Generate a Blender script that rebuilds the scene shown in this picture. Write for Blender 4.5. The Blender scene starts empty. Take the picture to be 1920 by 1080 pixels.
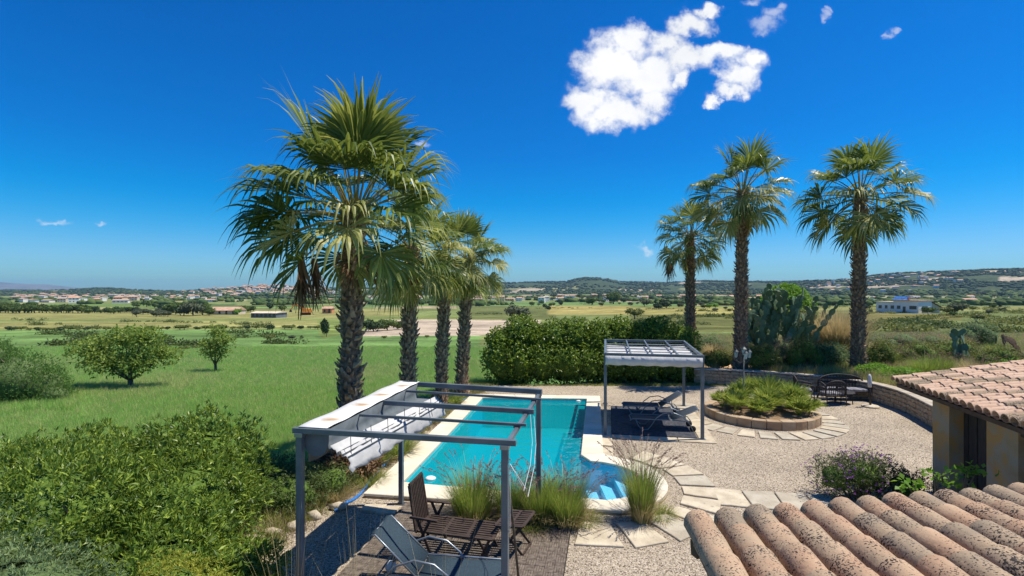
import bpy, math, random
import numpy as np
from mathutils import Vector, Matrix
random.seed(7)
C = bpy.context.scene
COL = C.collection
F, H, HX, HY = 940.0, 4.3, 960.0, 542.0      # focal length in photo pixels, eye height, principal point
R = math.radians
# ------------------------------------------------------------------ camera, world, sun
cam = bpy.data.cameras.new('camera'); co = bpy.data.objects.new('camera', cam); COL.objects.link(co)
co.location = (0, 0, H); co.rotation_euler = (R(90), 0, 0)
cam.sensor_width = 36; cam.lens = F/1920*36; cam.shift_y = 2/1920; cam.clip_start = .05; cam.clip_end = 40000
C.camera = co
SUN_EL = R(65); SD = Vector((-.45, -.05, -1)).normalized()
w = bpy.data.worlds.new('World'); C.world = w; w.use_nodes = True
def world_setup():
    nt = w.node_tree; N = nt.nodes; L = nt.links; N.clear()
    out = N.new('ShaderNodeOutputWorld')
    sky = N.new('ShaderNodeTexSky'); sky.sky_type = 'NISHITA'; sky.sun_disc = False
    sky.sun_elevation = math.asin(-SD.z); sky.sun_rotation = math.atan2(-SD.x, -SD.y)
    sky.air_density = 1.0; sky.dust_density = 0.25; sky.ozone_density = 4.0; sky.altitude = 50
    hs = N.new('ShaderNodeHueSaturation'); hs.inputs['Saturation'].default_value = 1.55; hs.inputs['Hue'].default_value = .497
    L.new(sky.outputs[0], hs.inputs['Color'])
    bg = N.new('ShaderNodeBackground'); bg.inputs[1].default_value = .099
    sc_ = N.new('ShaderNodeSeparateXYZ'); L.new(hs.outputs[0], sc_.inputs[0]); mr_ = N.new('ShaderNodeMath'); mr_.operation = 'MAXIMUM'; L.new(sc_.outputs[0], mr_.inputs[0]); mr_.inputs[1].default_value = 0; pw = N.new('ShaderNodeMath'); pw.operation = 'POWER'; L.new(mr_.outputs[0], pw.inputs[0]); pw.inputs[1].default_value = 2.2; pg = N.new('ShaderNodeMath'); pg.operation = 'POWER'; L.new(sc_.outputs[1], pg.inputs[0]); pg.inputs[1].default_value = 1.28; cm_ = N.new('ShaderNodeCombineXYZ'); dv = N.new('ShaderNodeMath'); dv.operation = 'MULTIPLY_ADD'; L.new(pw.outputs[0], dv.inputs[0]); dv.inputs[1].default_value = 1/16; dv.inputs[2].default_value = 1; dq = N.new('ShaderNodeMath'); dq.operation = 'DIVIDE'; L.new(pw.outputs[0], dq.inputs[0]); L.new(dv.outputs[0], dq.inputs[1]); ds = N.new('ShaderNodeMath'); ds.operation = 'SUBTRACT'; L.new(dq.outputs[0], ds.inputs[0]); ds.inputs[1].default_value = .25; dm = N.new('ShaderNodeMath'); dm.operation = 'MAXIMUM'; L.new(ds.outputs[0], dm.inputs[0]); dm.inputs[1].default_value = 0; L.new(dm.outputs[0], cm_.inputs[0]); g1 = N.new('ShaderNodeMath'); g1.operation = 'MULTIPLY_ADD'; L.new(pg.outputs[0], g1.inputs[0]); g1.inputs[1].default_value = 1/14; g1.inputs[2].default_value = 1; g2 = N.new('ShaderNodeMath'); g2.operation = 'DIVIDE'; L.new(pg.outputs[0], g2.inputs[0]); L.new(g1.outputs[0], g2.inputs[1]); L.new(g2.outputs[0], cm_.inputs[1]); L.new(sc_.outputs[2], cm_.inputs[2])
    tm = N.new('ShaderNodeVectorMath'); tm.operation = 'MULTIPLY'; L.new(cm_.outputs[0], tm.inputs[0]); tm.inputs[1].default_value = (.195, .80, 1.10); L.new(tm.outputs[0], bg.inputs[0])
    tc = N.new('ShaderNodeTexCoord'); sp = N.new('ShaderNodeSeparateXYZ'); L.new(tc.outputs['Generated'], sp.inputs[0])
    def m(op, a, b=None, c=None, clamp=False):
        n = N.new('ShaderNodeMath'); n.operation = op; n.use_clamp = clamp
        for i, x in enumerate((a, b, c)):
            if x is None: continue
            if isinstance(x, (int, float)): n.inputs[i].default_value = x
            else: L.new(x, n.inputs[i])
        return n.outputs[0]
    y = m('MAXIMUM', sp.outputs[1], .02)
    u = m('DIVIDE', sp.outputs[0], y); v = m('DIVIDE', sp.outputs[2], y)
    cb = N.new('ShaderNodeCombineXYZ'); L.new(u, cb.inputs[0]); L.new(v, cb.inputs[1])
    def noise(scale, det, src=None):
        n = N.new('ShaderNodeTexNoise'); n.inputs['Scale'].default_value = scale; n.inputs['Detail'].default_value = det
        n.inputs['Roughness'].default_value = .62; L.new(src or cb.outputs[0], n.inputs['Vector']); return n
    n1 = noise(9, 8)
    vs = N.new('ShaderNodeVectorMath'); vs.operation = 'SUBTRACT'; L.new(n1.outputs['Color'], vs.inputs[0]); vs.inputs[1].default_value = (.5, .5, .5)
    vm = N.new('ShaderNodeVectorMath'); vm.operation = 'SCALE'; L.new(vs.outputs[0], vm.inputs[0]); vm.inputs['Scale'].default_value = .12
    va = N.new('ShaderNodeVectorMath'); va.operation = 'ADD'; L.new(cb.outputs[0], va.inputs[0]); L.new(vm.outputs[0], va.inputs[1])
    def field(blobs, k):
        acc = None
        for (cx, cy, rx, ry) in blobs:
            s = N.new('ShaderNodeVectorMath'); s.operation = 'SUBTRACT'; L.new(va.outputs[0], s.inputs[0]); s.inputs[1].default_value = ((cx-HX)/F, (HY-cy)/F, 0)
            q = N.new('ShaderNodeVectorMath'); q.operation = 'MULTIPLY'; L.new(s.outputs[0], q.inputs[0]); q.inputs[1].default_value = (F/rx, F/ry, 0)
            l = N.new('ShaderNodeVectorMath'); l.operation = 'LENGTH'; L.new(q.outputs[0], l.inputs[0])
            acc = l.outputs['Value'] if acc is None else m('SMOOTH_MIN', acc, l.outputs['Value'], k)
        return acc
    big = field([(1185,72,42,34),(1150,120,72,55),(1215,135,52,52),(1105,185,48,34),(1160,208,66,36),(1212,180,46,34),(1252,78,46,26),
                 (1300,48,40,22),(1328,22,26,14),(1300,108,72,28),(1350,95,52,18),(1276,136,26,20),(1412,112,30,24),(1388,142,38,32),(1372,172,28,18),(1345,196,16,10)], .12)
    thin = field([(1425,42,20,10),(1445,30,24,11),(1462,20,14,7),(1408,3,14,8),(1556,32,7,9),(1562,22,7,9),(1569,12,6,7),(1666,68,10,6),(1678,58,10,5),(100,424,24,5),(795,268,16,6),(1205,460,14,6),(190,432,12,4)], .05)
    n2 = noise(26, 9)
    e = m('MULTIPLY', m('SUBTRACT', n2.outputs['Fac'], .5), 1.5)
    def mask(f, lo, hi):
        mr = N.new('ShaderNodeMapRange'); mr.interpolation_type = 'SMOOTHSTEP'
        L.new(m('ADD', f, e), mr.inputs[0]); mr.inputs[1].default_value = hi; mr.inputs[2].default_value = lo; mr.inputs[3].default_value = 0; mr.inputs[4].default_value = 1
        return mr.outputs[0]
    mk = m('MAXIMUM', mask(big, .42, 1.24), m('MULTIPLY', mask(thin, .1, 1.4), .42))
    mk = m('MULTIPLY', mk, m('GREATER_THAN', sp.outputs[1], .05))
    n3 = noise(7, 5)
    cr = N.new('ShaderNodeValToRGB'); L.new(n3.outputs['Fac'], cr.inputs[0])
    cr.color_ramp.elements[0].position = .35; cr.color_ramp.elements[0].color = (.86, .88, .91, 1)
    cr.color_ramp.elements[1].position = .6; cr.color_ramp.elements[1].color = (.98, .985, 1, 1)
    cl = N.new('ShaderNodeBackground'); L.new(cr.outputs[0], cl.inputs[0]); cl.inputs[1].default_value = .84
    mx = N.new('ShaderNodeMixShader'); L.new(mk, mx.inputs[0]); L.new(bg.outputs[0], mx.inputs[1]); L.new(cl.outputs[0], mx.inputs[2])
    L.new(mx.outputs[0], out.inputs[0])
world_setup()
sl = bpy.data.lights.new('sun', 'SUN'); so = bpy.data.objects.new('sun', sl); COL.objects.link(so)
sl.energy = 5.0; sl.angle = R(.53); sl.color = (1, .935, .81)
so.rotation_euler = SD.to_track_quat('-Z', 'Y').to_euler()
C.view_settings.view_transform = 'Standard'; C.view_settings.look = 'None'; C.view_settings.exposure = 0.32; C.view_settings.gamma = 1
try: C.view_settings.use_curve_mapping = False
except Exception: pass
C.cycles.max_bounces = 8; C.cycles.transparent_max_bounces = 12

# ------------------------------------------------------------------ helpers
def lin(r, g, b):
    f = lambda c: (c/255/12.92) if c/255 <= .04045 else ((c/255+.055)/1.055)**2.4
    return (f(r), f(g), f(b))
MATS = {}
def mat(name, c1, c2=None, scale=4, rough=.8, bump=0, bscale=None, metal=0, spec=.3, island=False, transl=0, detail=5, c3=None, c3scale=20, c3lo=.6, c3hi=.65, coords='Object', stretch=None, shade2=None):
    """procedural principled material: noise (or per-island) mix of c1/c2, optional spots c3, bump"""
    m = bpy.data.materials.new(name); m.use_nodes = True; nt = m.node_tree; N = nt.nodes; L = nt.links
    b = N['Principled BSDF']; b.inputs['Roughness'].default_value = rough; b.inputs['Metallic'].default_value = metal
    b.inputs['Specular IOR Level'].default_value = spec
    tc = N.new('ShaderNodeTexCoord'); oi = N.new('ShaderNodeObjectInfo'); of = N.new('ShaderNodeVectorMath'); of.operation = 'MULTIPLY_ADD'; L.new(oi.outputs['Random'], of.inputs[0]); of.inputs[1].default_value = (31, 17, 23); L.new(tc.outputs[coords], of.inputs[2]); src = of.outputs[0]      # no two copies share a pattern
    if stretch:
        mp = N.new('ShaderNodeMapping'); mp.inputs['Scale'].default_value = stretch; L.new(src, mp.inputs[0]); src = mp.outputs[0]
    def noise(s, d=5):
        n = N.new('ShaderNodeTexNoise'); n.inputs['Scale'].default_value = s; n.inputs['Detail'].default_value = d; L.new(src, n.inputs['Vector']); return n.outputs['Fac']
    cr = N.new('ShaderNodeValToRGB'); c2 = c2 or c1
    cr.color_ramp.elements[0].color = (*c1, 1); cr.color_ramp.elements[1].color = (*c2, 1)
    if island:
        g = N.new('ShaderNodeNewGeometry'); L.new(g.outputs['Random Per Island'], cr.inputs[0]); md = cr.color_ramp.elements.new(.62); md.color = tuple(a*.66+b*.34 for a, b in zip(c1, c2))+(1,)
    else:
        cr.color_ramp.elements[0].position = .35; cr.color_ramp.elements[1].position = .65
        L.new(noise(scale, detail), cr.inputs[0])
    col = cr.outputs[0]
    if shade2:                                   # large soft mottling of the material itself
        mm = N.new('ShaderNodeMixRGB'); mm.blend_type = 'MIX'; q = N.new('ShaderNodeMapRange'); L.new(noise(shade2[1], 4), q.inputs[0]); q.inputs[1].default_value = .42; q.inputs[2].default_value = .6
        L.new(q.outputs[0], mm.inputs[0]); L.new(col, mm.inputs[1]); mm.inputs[2].default_value = (*shade2[0], 1)
        q.inputs[4].default_value = shade2[2]; col = mm.outputs[0]
    if c3:
        q = N.new('ShaderNodeMapRange'); L.new(noise(c3scale, 3), q.inputs[0]); q.inputs[1].default_value = c3lo; q.inputs[2].default_value = c3hi
        if c3scale > 60:                         # lichen spots cluster: density follows a broad second noise
            ad = N.new('ShaderNodeMath'); ad.operation = 'MULTIPLY_ADD'; L.new(noise(5, 2), ad.inputs[0]); ad.inputs[1].default_value = .45; L.new(noise(c3scale, 3), ad.inputs[2]); sb_ = N.new('ShaderNodeMath'); sb_.operation = 'SUBTRACT'; L.new(ad.outputs[0], sb_.inputs[0]); sb_.inputs[1].default_value = .238; L.new(sb_.outputs[0], q.inputs[0])
        mm = N.new('ShaderNodeMixRGB'); L.new(q.outputs[0], mm.inputs[0]); L.new(col, mm.inputs[1]); mm.inputs[2].default_value = (*c3, 1); col = mm.outputs[0]
    L.new(col, b.inputs['Base Color'])
    if bump:
        bp = N.new('ShaderNodeBump'); bp.inputs['Strength'].default_value = bump; bp.inputs['Distance'].default_value = .02
        L.new(noise(bscale or scale*3, 6), bp.inputs['Height']); L.new(bp.outputs[0], b.inputs['Normal'])
    if transl:
        t = N.new('ShaderNodeBsdfTranslucent'); hv = N.new('ShaderNodeHueSaturation'); hv.inputs['Hue'].default_value = .485; hv.inputs['Value'].default_value = 1.5
        L.new(col, hv.inputs['Color']); L.new(hv.outputs[0], t.inputs[0])
        mx = N.new('ShaderNodeMixShader'); mx.inputs[0].default_value = transl
        L.new(b.outputs[0], mx.inputs[1]); L.new(t.outputs[0], mx.inputs[2]); L.new(mx.outputs[0], N['Material Output'].inputs[0])
    MATS[name] = m; return m

class MB:
    """collects geometry; build() links it as one mesh object"""
    def __init__(s): s.v = []; s.f = []; s.n = 0
    def add(s, V, Fc):
        V = np.asarray(V, float).reshape(-1, 3); o = s.n; s.v.append(V); s.n += len(V)
        s.f += [tuple(o+i for i in f) for f in Fc]; return s
    def box(s, c, d, rz=0, taper=1.0, ry=0, rx=0):
        x, y, z = d[0]/2, d[1]/2, d[2]/2
        P = [(-x,-y,-z),(x,-y,-z),(x,y,-z),(-x,y,-z),(-x*taper,-y*taper,z),(x*taper,-y*taper,z),(x*taper,y*taper,z),(-x*taper,y*taper,z)]
        M = Matrix.Rotation(rz,3,'Z') @ Matrix.Rotation(ry,3,'Y') @ Matrix.Rotation(rx,3,'X')
        return s.add([M@Vector(p)+Vector(c) for p in P], [(3,2,1,0),(4,5,6,7),(0,1,5,4),(1,2,6,5),(2,3,7,6),(3,0,4,7)])
    def bar(s, p, q, w, h, up=(0,0,1)):
        p = Vector(p); q = Vector(q); d = (q-p).normalized(); u = Vector(up)
        if abs(d.dot(u)) > .98: u = Vector((.19,.98,0))
        a = d.cross(u).normalized(); b = a.cross(d)
        P = [e + a*i*w/2 + b*j*h/2 for e in (p, q) for (i, j) in ((-1,-1),(1,-1),(1,1),(-1,1))]
        return s.add(P, [(0,1,2,3),(7,6,5,4),(0,4,5,1),(1,5,6,2),(2,6,7,3),(3,7,4,0)])
    def tube(s, pts, r, n=6, cap=True):
        pts = [Vector(p) for p in pts]; rs = r if isinstance(r, (list, tuple)) else [r]*len(pts); V = []; last = None
        for i, p in enumerate(pts):
            d = (pts[min(i+1, len(pts)-1)] - pts[max(i-1, 0)]).normalized()
            if last is None:
                a = d.cross(Vector((0,0,1)));  a = a if a.length > .05 else d.cross(Vector((0,1,0)))
            else: a = last - d*last.dot(d)
            a.normalize(); last = a; b = d.cross(a)
            V += [p + (a*math.cos(2*math.pi*k/n)+b*math.sin(2*math.pi*k/n))*rs[i] for k in range(n)]
        Fc = [(i*n+k, i*n+(k+1)%n, (i+1)*n+(k+1)%n, (i+1)*n+k) for i in range(len(pts)-1) for k in range(n)]
        if cap: Fc += [tuple(reversed(range(n))), tuple((len(pts)-1)*n+k for k in range(n))]
        return s.add(V, Fc)
    def lathe(s, prof, c=(0,0,0), n=16):
        V = [(c[0]+r*math.cos(2*math.pi*k/n), c[1]+r*math.sin(2*math.pi*k/n), c[2]+z) for r, z in prof for k in range(n)]
        Fc = [(i*n+k, i*n+(k+1)%n, (i+1)*n+(k+1)%n, (i+1)*n+k) for i in range(len(prof)-1) for k in range(n)]
        Fc += [tuple(reversed(range(n))), tuple((len(prof)-1)*n+k for k in range(n))]
        return s.add(V, Fc)
    def prism(s, poly, z0, z1):
        n = len(poly); a = sum(poly[i][0]*poly[(i+1)%n][1]-poly[(i+1)%n][0]*poly[i][1] for i in range(n))
        if a < 0: poly = poly[::-1]
        V = [(x, y, z0) for x, y in poly] + [(x, y, z1) for x, y in poly]
        return s.add(V, [tuple(reversed(range(n))), tuple(range(n, 2*n))] + [(i, (i+1)%n, n+(i+1)%n, n+i) for i in range(n)])
    def mesh(s, name):
        me = bpy.data.meshes.new(name); V = np.concatenate(s.v) if s.v else np.zeros((0,3)); me.from_pydata(V.tolist(), [], s.f); me.update(); return me
    def build(s, name, m, parent=None, smooth=False, loc=None, bevel=0):
        me = s.mesh(name)
        if m: 
            for q in (m if isinstance(m, (list, tuple)) else [m]): me.materials.append(q)
        if smooth: me.polygons.foreach_set('use_smooth', [True]*len(me.polygons))
        return link(name, me, parent, loc, bevel=bevel)
def link(name, me, parent=None, loc=None, rot=None, scale=None, bevel=0):
    o = bpy.data.objects.new(name, me); COL.objects.link(o)
    if parent: o.parent = parent
    if loc is not None: o.location = loc
    if rot is not None: o.rotation_euler = rot
    if scale is not None: o.scale = (scale,)*3 if isinstance(scale, (int, float)) else scale
    if bevel:
        b = o.modifiers.new('bevel', 'BEVEL'); b.width = bevel; b.segments = 1; b.limit_method = 'ANGLE'
    return o
def tag(o, label=None, cat=None, group=None, kind=None):
    if label: o['label'] = label
    if cat: o['category'] = cat
    if group: o['group'] = group
    if kind: o['kind'] = kind
    return o
def thing(name, label, cat, loc=(0,0,0), rz=0, group=None):
    o = bpy.data.objects.new(name, None); COL.objects.link(o); o.location = loc; o.rotation_euler = (0,0,rz); o.empty_display_size = .2
    return tag(o, label, cat, group)
def npmesh(name, V, Q, m, smooth=False):
    """fast quad mesh from numpy arrays"""
    me = bpy.data.meshes.new(name); V = np.asarray(V, np.float32).reshape(-1, 3); Q = np.asarray(Q, np.int32); k = Q.shape[1]
    me.vertices.add(len(V)); me.vertices.foreach_set('co', V.ravel())
    me.loops.add(Q.size); me.loops.foreach_set('vertex_index', Q.ravel())
    me.polygons.add(len(Q)); me.polygons.foreach_set('loop_start', np.arange(len(Q), dtype=np.int32)*k)
    if smooth: me.polygons.foreach_set('use_smooth', np.ones(len(Q), bool))
    me.update(calc_edges=True)
    for q in (m if isinstance(m, (list, tuple)) else [m]): me.materials.append(q)
    return me
def G(x, y, z=0.0):
    Y = F*(H-z)/(y-HY); return Vector(((x-HX)/F*Y, Y, z))
def P(x, y, Y): return Vector(((x-HX)/F*Y, Y, H-(y-HY)*Y/F))
def nrm(a): return a/np.maximum(np.linalg.norm(a, axis=-1, keepdims=True), 1e-9)
def sstep(x, a, b):
    t = np.clip((x-a)/(b-a), 0, 1); return t*t*(3-2*t)

# ------------------------------------------------------------------ terrain function
WALL = [(8.3,22.9),(9.7,22.5),(11.3,21.9),(12.6,21.2),(13.5,20.4),(13.95,19.3),(13.95,18.0),(13.7,16.9),(13.25,15.6),(12.7,14.0),(12.4,12.6)]
PATIO = np.array([(-4.9,-4),(-4.9,8.6),(-4.4,11.5),(-3.6,15),(-2.6,19.5),(-1.7,22.3),(8.3,22.9)] + WALL[1:] + [(12.4,-4)], float)
def poly_dist(X, Y, P):
    """signed distance, negative inside"""
    X = np.asarray(X, float); Y = np.asarray(Y, float); ins = np.zeros(X.shape, bool); d = np.full(X.shape, 1e9)
    n = len(P)
    for i in range(n):
        x1, y1 = P[i]; x2, y2 = P[(i+1) % n]
        c = ((y1 > Y) != (y2 > Y)) & (X < (x2-x1)*(Y-y1)/((y2-y1) or 1e-9)+x1); ins ^= c
        t = np.clip(((X-x1)*(x2-x1)+(Y-y1)*(y2-y1))/((x2-x1)**2+(y2-y1)**2), 0, 1)
        d = np.minimum(d, np.hypot(X-x1-t*(x2-x1), Y-y1-t*(y2-y1)))
    return np.where(ins, -d, d)
DLt = np.array([(-20,5.1),(25,5.15),(60,7),(100,8.6),(150,10.2),(225,12.2),(400,15),(700,18),(1200,20),(2000,22),(9000,30)], float)
DRt = np.array([(-20,3.8),(26,3.8),(34,4.15),(60,5.4),(100,6.3),(140,6.9),(225,9.0),(400,12),(700,15.5),(1200,19),(2000,22),(9000,30)], float)
SKY = np.array([(-400,545),(0,545),(100,545),(180,541),(230,542),(300,546),(350,546),(400,543),(450,539),(520,538),(600,541),(700,541),(850,537),(930,532),(1000,529),(1060,529.5),(1080,524),(1100,521),(1140,523),(1165,529),(1250,531),(1330,527),(1400,529),(1520,528),(1600,523),(1640,517),(1700,513),(1760,511),(1850,506),(1920,505),(2300,503)], float)
YRt = np.array([(-400,2500),(300,2500),(420,1500),(560,1500),(680,2500),(930,2800),(1300,2600),(1600,1800),(1920,1500),(2300,1500)], float)
PCX, PCY = 1.72, 11.15
OUTER = np.array([(-3.06,10.32),(-1.62,20.1),(3.47,19.75),(2.34,12.85)]+[(PCX+1.68*math.cos(R(65-143*k/12)), PCY+1.68*math.sin(R(65-143*k/12))) for k in range(13)])
def zter(X, Y):
    X = np.asarray(X, float); Y = np.asarray(Y, float); Ys = np.maximum(Y, 1)
    px = HX + F*X/np.maximum(Ys, 12)
    wr = sstep(px, 930, 1330)
    D = np.interp(Y, DLt[:,0], DLt[:,1])*(1-wr) + np.interp(Y, DRt[:,0], DRt[:,1])*wr
    z = H - D
    amp = np.clip((Ys-60)/200, 0, 1)
    z = z + amp*.5*np.sin(X*.013+1.3)*np.cos(Y*.017)
    yr = np.interp(px, YRt[:,0], YRt[:,1]); zr = H + (HY-np.interp(px, SKY[:,0], SKY[:,1]))*yr/F
    t = sstep(Ys/yr, .5, 1.0)
    z = z*(1-t) + zr*t + np.where(Ys > 400, 2.2*t*(np.sin(X*.021)*np.cos(Y*.013+X*.004)), 0)
    z = np.where(Ys > yr, z - (Ys-yr)*.03, z)
    d = poly_dist(X, Y, PATIO) if np.ndim(X) and X.size < 400000 or not np.ndim(X) else 1
    right = sstep(X, 7.6, 8.6)*(Y > 8) 
    lo = np.where(right > .5, .3, 0.1); hi = np.where(right > .5, .65, 3.2)
    b = np.clip((d-lo)/(hi-lo), 0, 1); b = b*b*(3-2*b)
    o = np.where(d <= lo, -.05, -.05*(1-b)+z*b)
    near = (np.abs(X) < 6) & (Y > 8) & (Y < 22)
    return np.where(near & (poly_dist(X, Y, OUTER) < .02), -1.7, o) if np.ndim(X) and np.any(near) and np.size(X) > 2000 else o
YG = np.concatenate([np.arange(6, 60, .25), np.geomspace(60, 3500, 400)])
def T(px, py):
    """where the ray through a photo pixel meets the terrain"""
    X = (px-HX)/F*YG; yy = HY + F*(H-zter(X, YG))/YG
    i = int(np.argmax(yy <= py)) if (yy <= py).any() else len(YG)-1
    Y = YG[i]; return Vector(((px-HX)/F*Y, Y, float(zter(np.array([(px-HX)/F*Y]), np.array([Y]))[0])))
def zt(x, y): return float(zter(np.array([x]), np.array([y]))[0])
# ------------------------------------------------------------------ materials
leafc = lambda n, a, b, t=.35, r=.55: mat(n, a, b, island=True, transl=t, rough=r, spec=.35)
m_hedge = leafc('hedge_leaf', (.04,.10,.012), (.32,.42,.04), .3, .4)
m_ole = leafc('oleander_leaf', (.05,.115,.015), (.34,.44,.06), .3, .42)
m_olive = leafc('grey_leaf', (.11,.18,.07), (.26,.33,.14), .25)
m_euph = leafc('yellow_leaf', (.24,.27,.03), (.42,.40,.05), .3)
m_fig = leafc('field_tree_leaf', (.11,.19,.03), (.36,.44,.08), .38)
m_tam = leafc('tamarisk_leaf', (.06,.14,.025), (.17,.29,.06), .25)
m_bright = leafc('bright_leaf', (.10,.24,.02), (.24,.42,.05), .38)
m_scrub = leafc('scrub_leaf', (.09,.12,.025), (.27,.28,.07), .3)
m_scrubd = leafc('dark_scrub_leaf', (.05,.085,.02), (.15,.19,.05), .28)
m_brownsc = leafc('dry_scrub_leaf', (.20,.15,.09), (.42,.34,.22), .25)
m_far = mat('far_tree_leaf', (.02,.045,.018), (.065,.095,.032), island=True, rough=.9)
m_far2 = mat('mid_tree_leaf', (.05,.095,.02), (.15,.20,.045), island=True, rough=.85, transl=.2)
m_farol = mat('mid_olive_leaf', (.08,.10,.055), (.15,.165,.09), island=True, rough=.85, transl=.2)
m_straw = leafc('dry_grass_blade', (.36,.30,.13), (.62,.50,.26), .3)
m_grassb = leafc('green_grass_blade', (.13,.20,.03), (.36,.38,.09), .35)
m_font = leafc('fountain_grass_blade', (.12,.22,.025), (.42,.47,.11), .35)
m_plume = leafc('grass_plume', (.20,.12,.10), (.34,.22,.17), .3)
m_cyc = leafc('dwarf_palm_leaf', (.11,.19,.03), (.42,.46,.09), .35, .4)
m_wheat = leafc('wheat_blade', (.19,.38,.07), (.37,.57,.14), .35)
m_wheat2 = leafc('dry_wheat_blade', (.38,.40,.13), (.62,.56,.27), .3)
m_frond = leafc('palm_leaflet', (.065,.11,.02), (.24,.29,.05), .35, .38)
m_fronda = leafc('old_palm_leaflet', (.24,.26,.05), (.58,.52,.22), .35, .45)
m_deadf = leafc('dead_palm_leaflet', (.14,.075,.035), (.34,.22,.12), .15, .8)
m_pet = mat('palm_stalk', (.20,.20,.05), (.30,.20,.06), scale=3, rough=.5)
m_stub = mat('palm_stub', (.14,.085,.05), (.44,.31,.20), scale=7, rough=.9, bump=.5)
m_bark = mat('palm_bark', (.10,.06,.035), (.26,.17,.11), scale=9, rough=.95, bump=.8)
m_wood = mat('branch_bark', (.09,.07,.05), (.17,.14,.11), scale=10, rough=.95, bump=.5)
m_steel = mat('grey_powder_steel', lin(82,92,98), lin(104,113,118), scale=3, rough=.42, spec=.5)
m_steeld = mat('dark_powder_steel', lin(54,62,68), lin(70,78,84), scale=3, rough=.42, spec=.5)
m_canvas = mat('white_canvas', (.80,.79,.77), (.74,.73,.70), scale=2, rough=.9)
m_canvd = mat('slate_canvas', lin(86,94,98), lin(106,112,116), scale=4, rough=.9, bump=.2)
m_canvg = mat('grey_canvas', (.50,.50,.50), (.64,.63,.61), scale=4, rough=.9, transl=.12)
m_sling = mat('grey_sling_mesh', lin(44,58,68), lin(56,72,82), scale=60, rough=.75, bump=.3, bscale=300, spec=.2)
m_slingd = mat('dark_sling_mesh', lin(48,56,66), lin(60,68,78), scale=60, rough=.6)
m_alu = mat('aluminium_tube', lin(126,134,140), lin(146,153,158), scale=5, rough=.35, metal=.6)
m_teak = mat('dark_teak', lin(50,40,35), lin(78,64,56), scale=6, rough=.6, bump=.3, stretch=(1,6,6))
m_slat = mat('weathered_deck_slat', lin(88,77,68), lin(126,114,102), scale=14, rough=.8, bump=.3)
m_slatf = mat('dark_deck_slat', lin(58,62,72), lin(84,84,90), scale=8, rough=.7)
m_under = mat('deck_base', (.03,.028,.026), rough=.9)
m_gravel = None
m_inner = mat('shade_dark_core', (.04,.085,.012), (.12,.19,.025), scale=22, rough=.9, bump=1, bscale=30)  # solid crown core, coloured dark to imitate shade between the leaves
m_inner2 = mat('shade_dark_grey_core', (.06,.10,.03), (.12,.17,.06), scale=22, rough=.9, bump=1, bscale=30)  # greyer core, the same inner shade put into its colour
m_cope = mat('pool_coping_stone', (.66,.59,.46), (.77,.70,.57), scale=1.2, rough=.75, bump=.15, bscale=30, shade2=((.58,.50,.38), .7, .5))
m_pave = mat('paving_stone', (.42,.35,.25), (.58,.50,.37), scale=3, rough=.85, bump=.5, bscale=22, c3=(.34,.29,.22), c3scale=9, c3lo=.6, c3hi=.75)
m_paveg = mat('grey_paving_stone', (.36,.31,.23), (.47,.42,.33), scale=3, rough=.85, bump=.5, bscale=22, c3=(.30,.27,.22), c3scale=9, c3lo=.6, c3hi=.75)
m_plinth = mat('pool_plinth', (.24,.17,.09), (.40,.33,.22), scale=4, rough=.95, bump=.6)
m_stone = mat('wall_stone', (.33,.24,.14), (.48,.38,.25), scale=2.5, rough=.95, bump=.8, bscale=9)
m_mortar = mat('wall_mortar', (.24,.17,.10), (.34,.26,.17), scale=4, rough=.95, bump=.7)
m_cap = mat('wall_cap', (.34,.28,.20), (.48,.42,.33), scale=3, rough=.95, bump=.6)
m_planter = mat('planter_stone', (.33,.22,.13), (.46,.36,.24), scale=1.8, rough=.9, bump=.6, bscale=12)
m_soil = mat('soil', (.16,.10,.055), (.32,.22,.13), scale=3, rough=1, bump=.8)
m_tile = mat('clay_tile', (.39,.238,.145), (.47,.325,.205), scale=3.5, rough=.9, bump=.35, bscale=26, coords='Object', c3=(.04,.03,.026), c3scale=85, c3lo=.575, c3hi=.61, shade2=((.34,.26,.17), 2.6, .6))
m_tile2 = mat('weathered_clay_tile', (.345,.248,.158), (.425,.312,.20), scale=5, rough=.9, bump=.35, bscale=26, c3=(.04,.032,.028), c3scale=80, c3lo=.545, c3hi=.60, shade2=((.22,.18,.13), 3.5, .6))
m_tile3 = mat('pink_clay_tile', (.50,.33,.22), (.60,.42,.30), scale=3, rough=.9, bump=.3, bscale=20, c3=(.22,.15,.12), c3scale=14, c3lo=.58, c3hi=.68)
m_render = mat('stained_lime_render', (.34,.25,.14), (.46,.36,.23), scale=2.2, rough=.95, bump=.6, bscale=9, c3=(.46,.26,.09), c3scale=2.6, c3lo=.47, c3hi=.62, shade2=((.27,.24,.20), 2.2, .6))
m_plank = mat('dark_door_plank', (.035,.028,.024), (.06,.045,.038), scale=5, rough=.8, stretch=(6,6,1))
m_beam = mat('roof_timber', (.07,.045,.03), (.11,.075,.05), scale=5, rough=.85)
m_white = mat('white_wall', (.72,.70,.66), (.80,.78,.74), scale=.5, rough=.9)
m_cream = mat('cream_wall', (.56,.47,.34), (.66,.56,.42), scale=.3, rough=.9)
m_terra = mat('far_clay_roof', (.44,.25,.16), (.55,.36,.25), scale=.8, rough=.9)
m_glass = mat('dark_window', (.03,.04,.05), rough=.2, spec=.6)
m_solar = mat('solar_panel', (.04,.12,.32), (.08,.2,.45), scale=1, rough=.15, spec=.7)
m_iron = mat('dark_iron', (.035,.05,.05), (.06,.08,.08), scale=9, rough=.5, spec=.5)
m_wick = mat('dark_wicker', (.018,.015,.014), (.05,.042,.038), scale=30, rough=.6, bump=.5)
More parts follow.
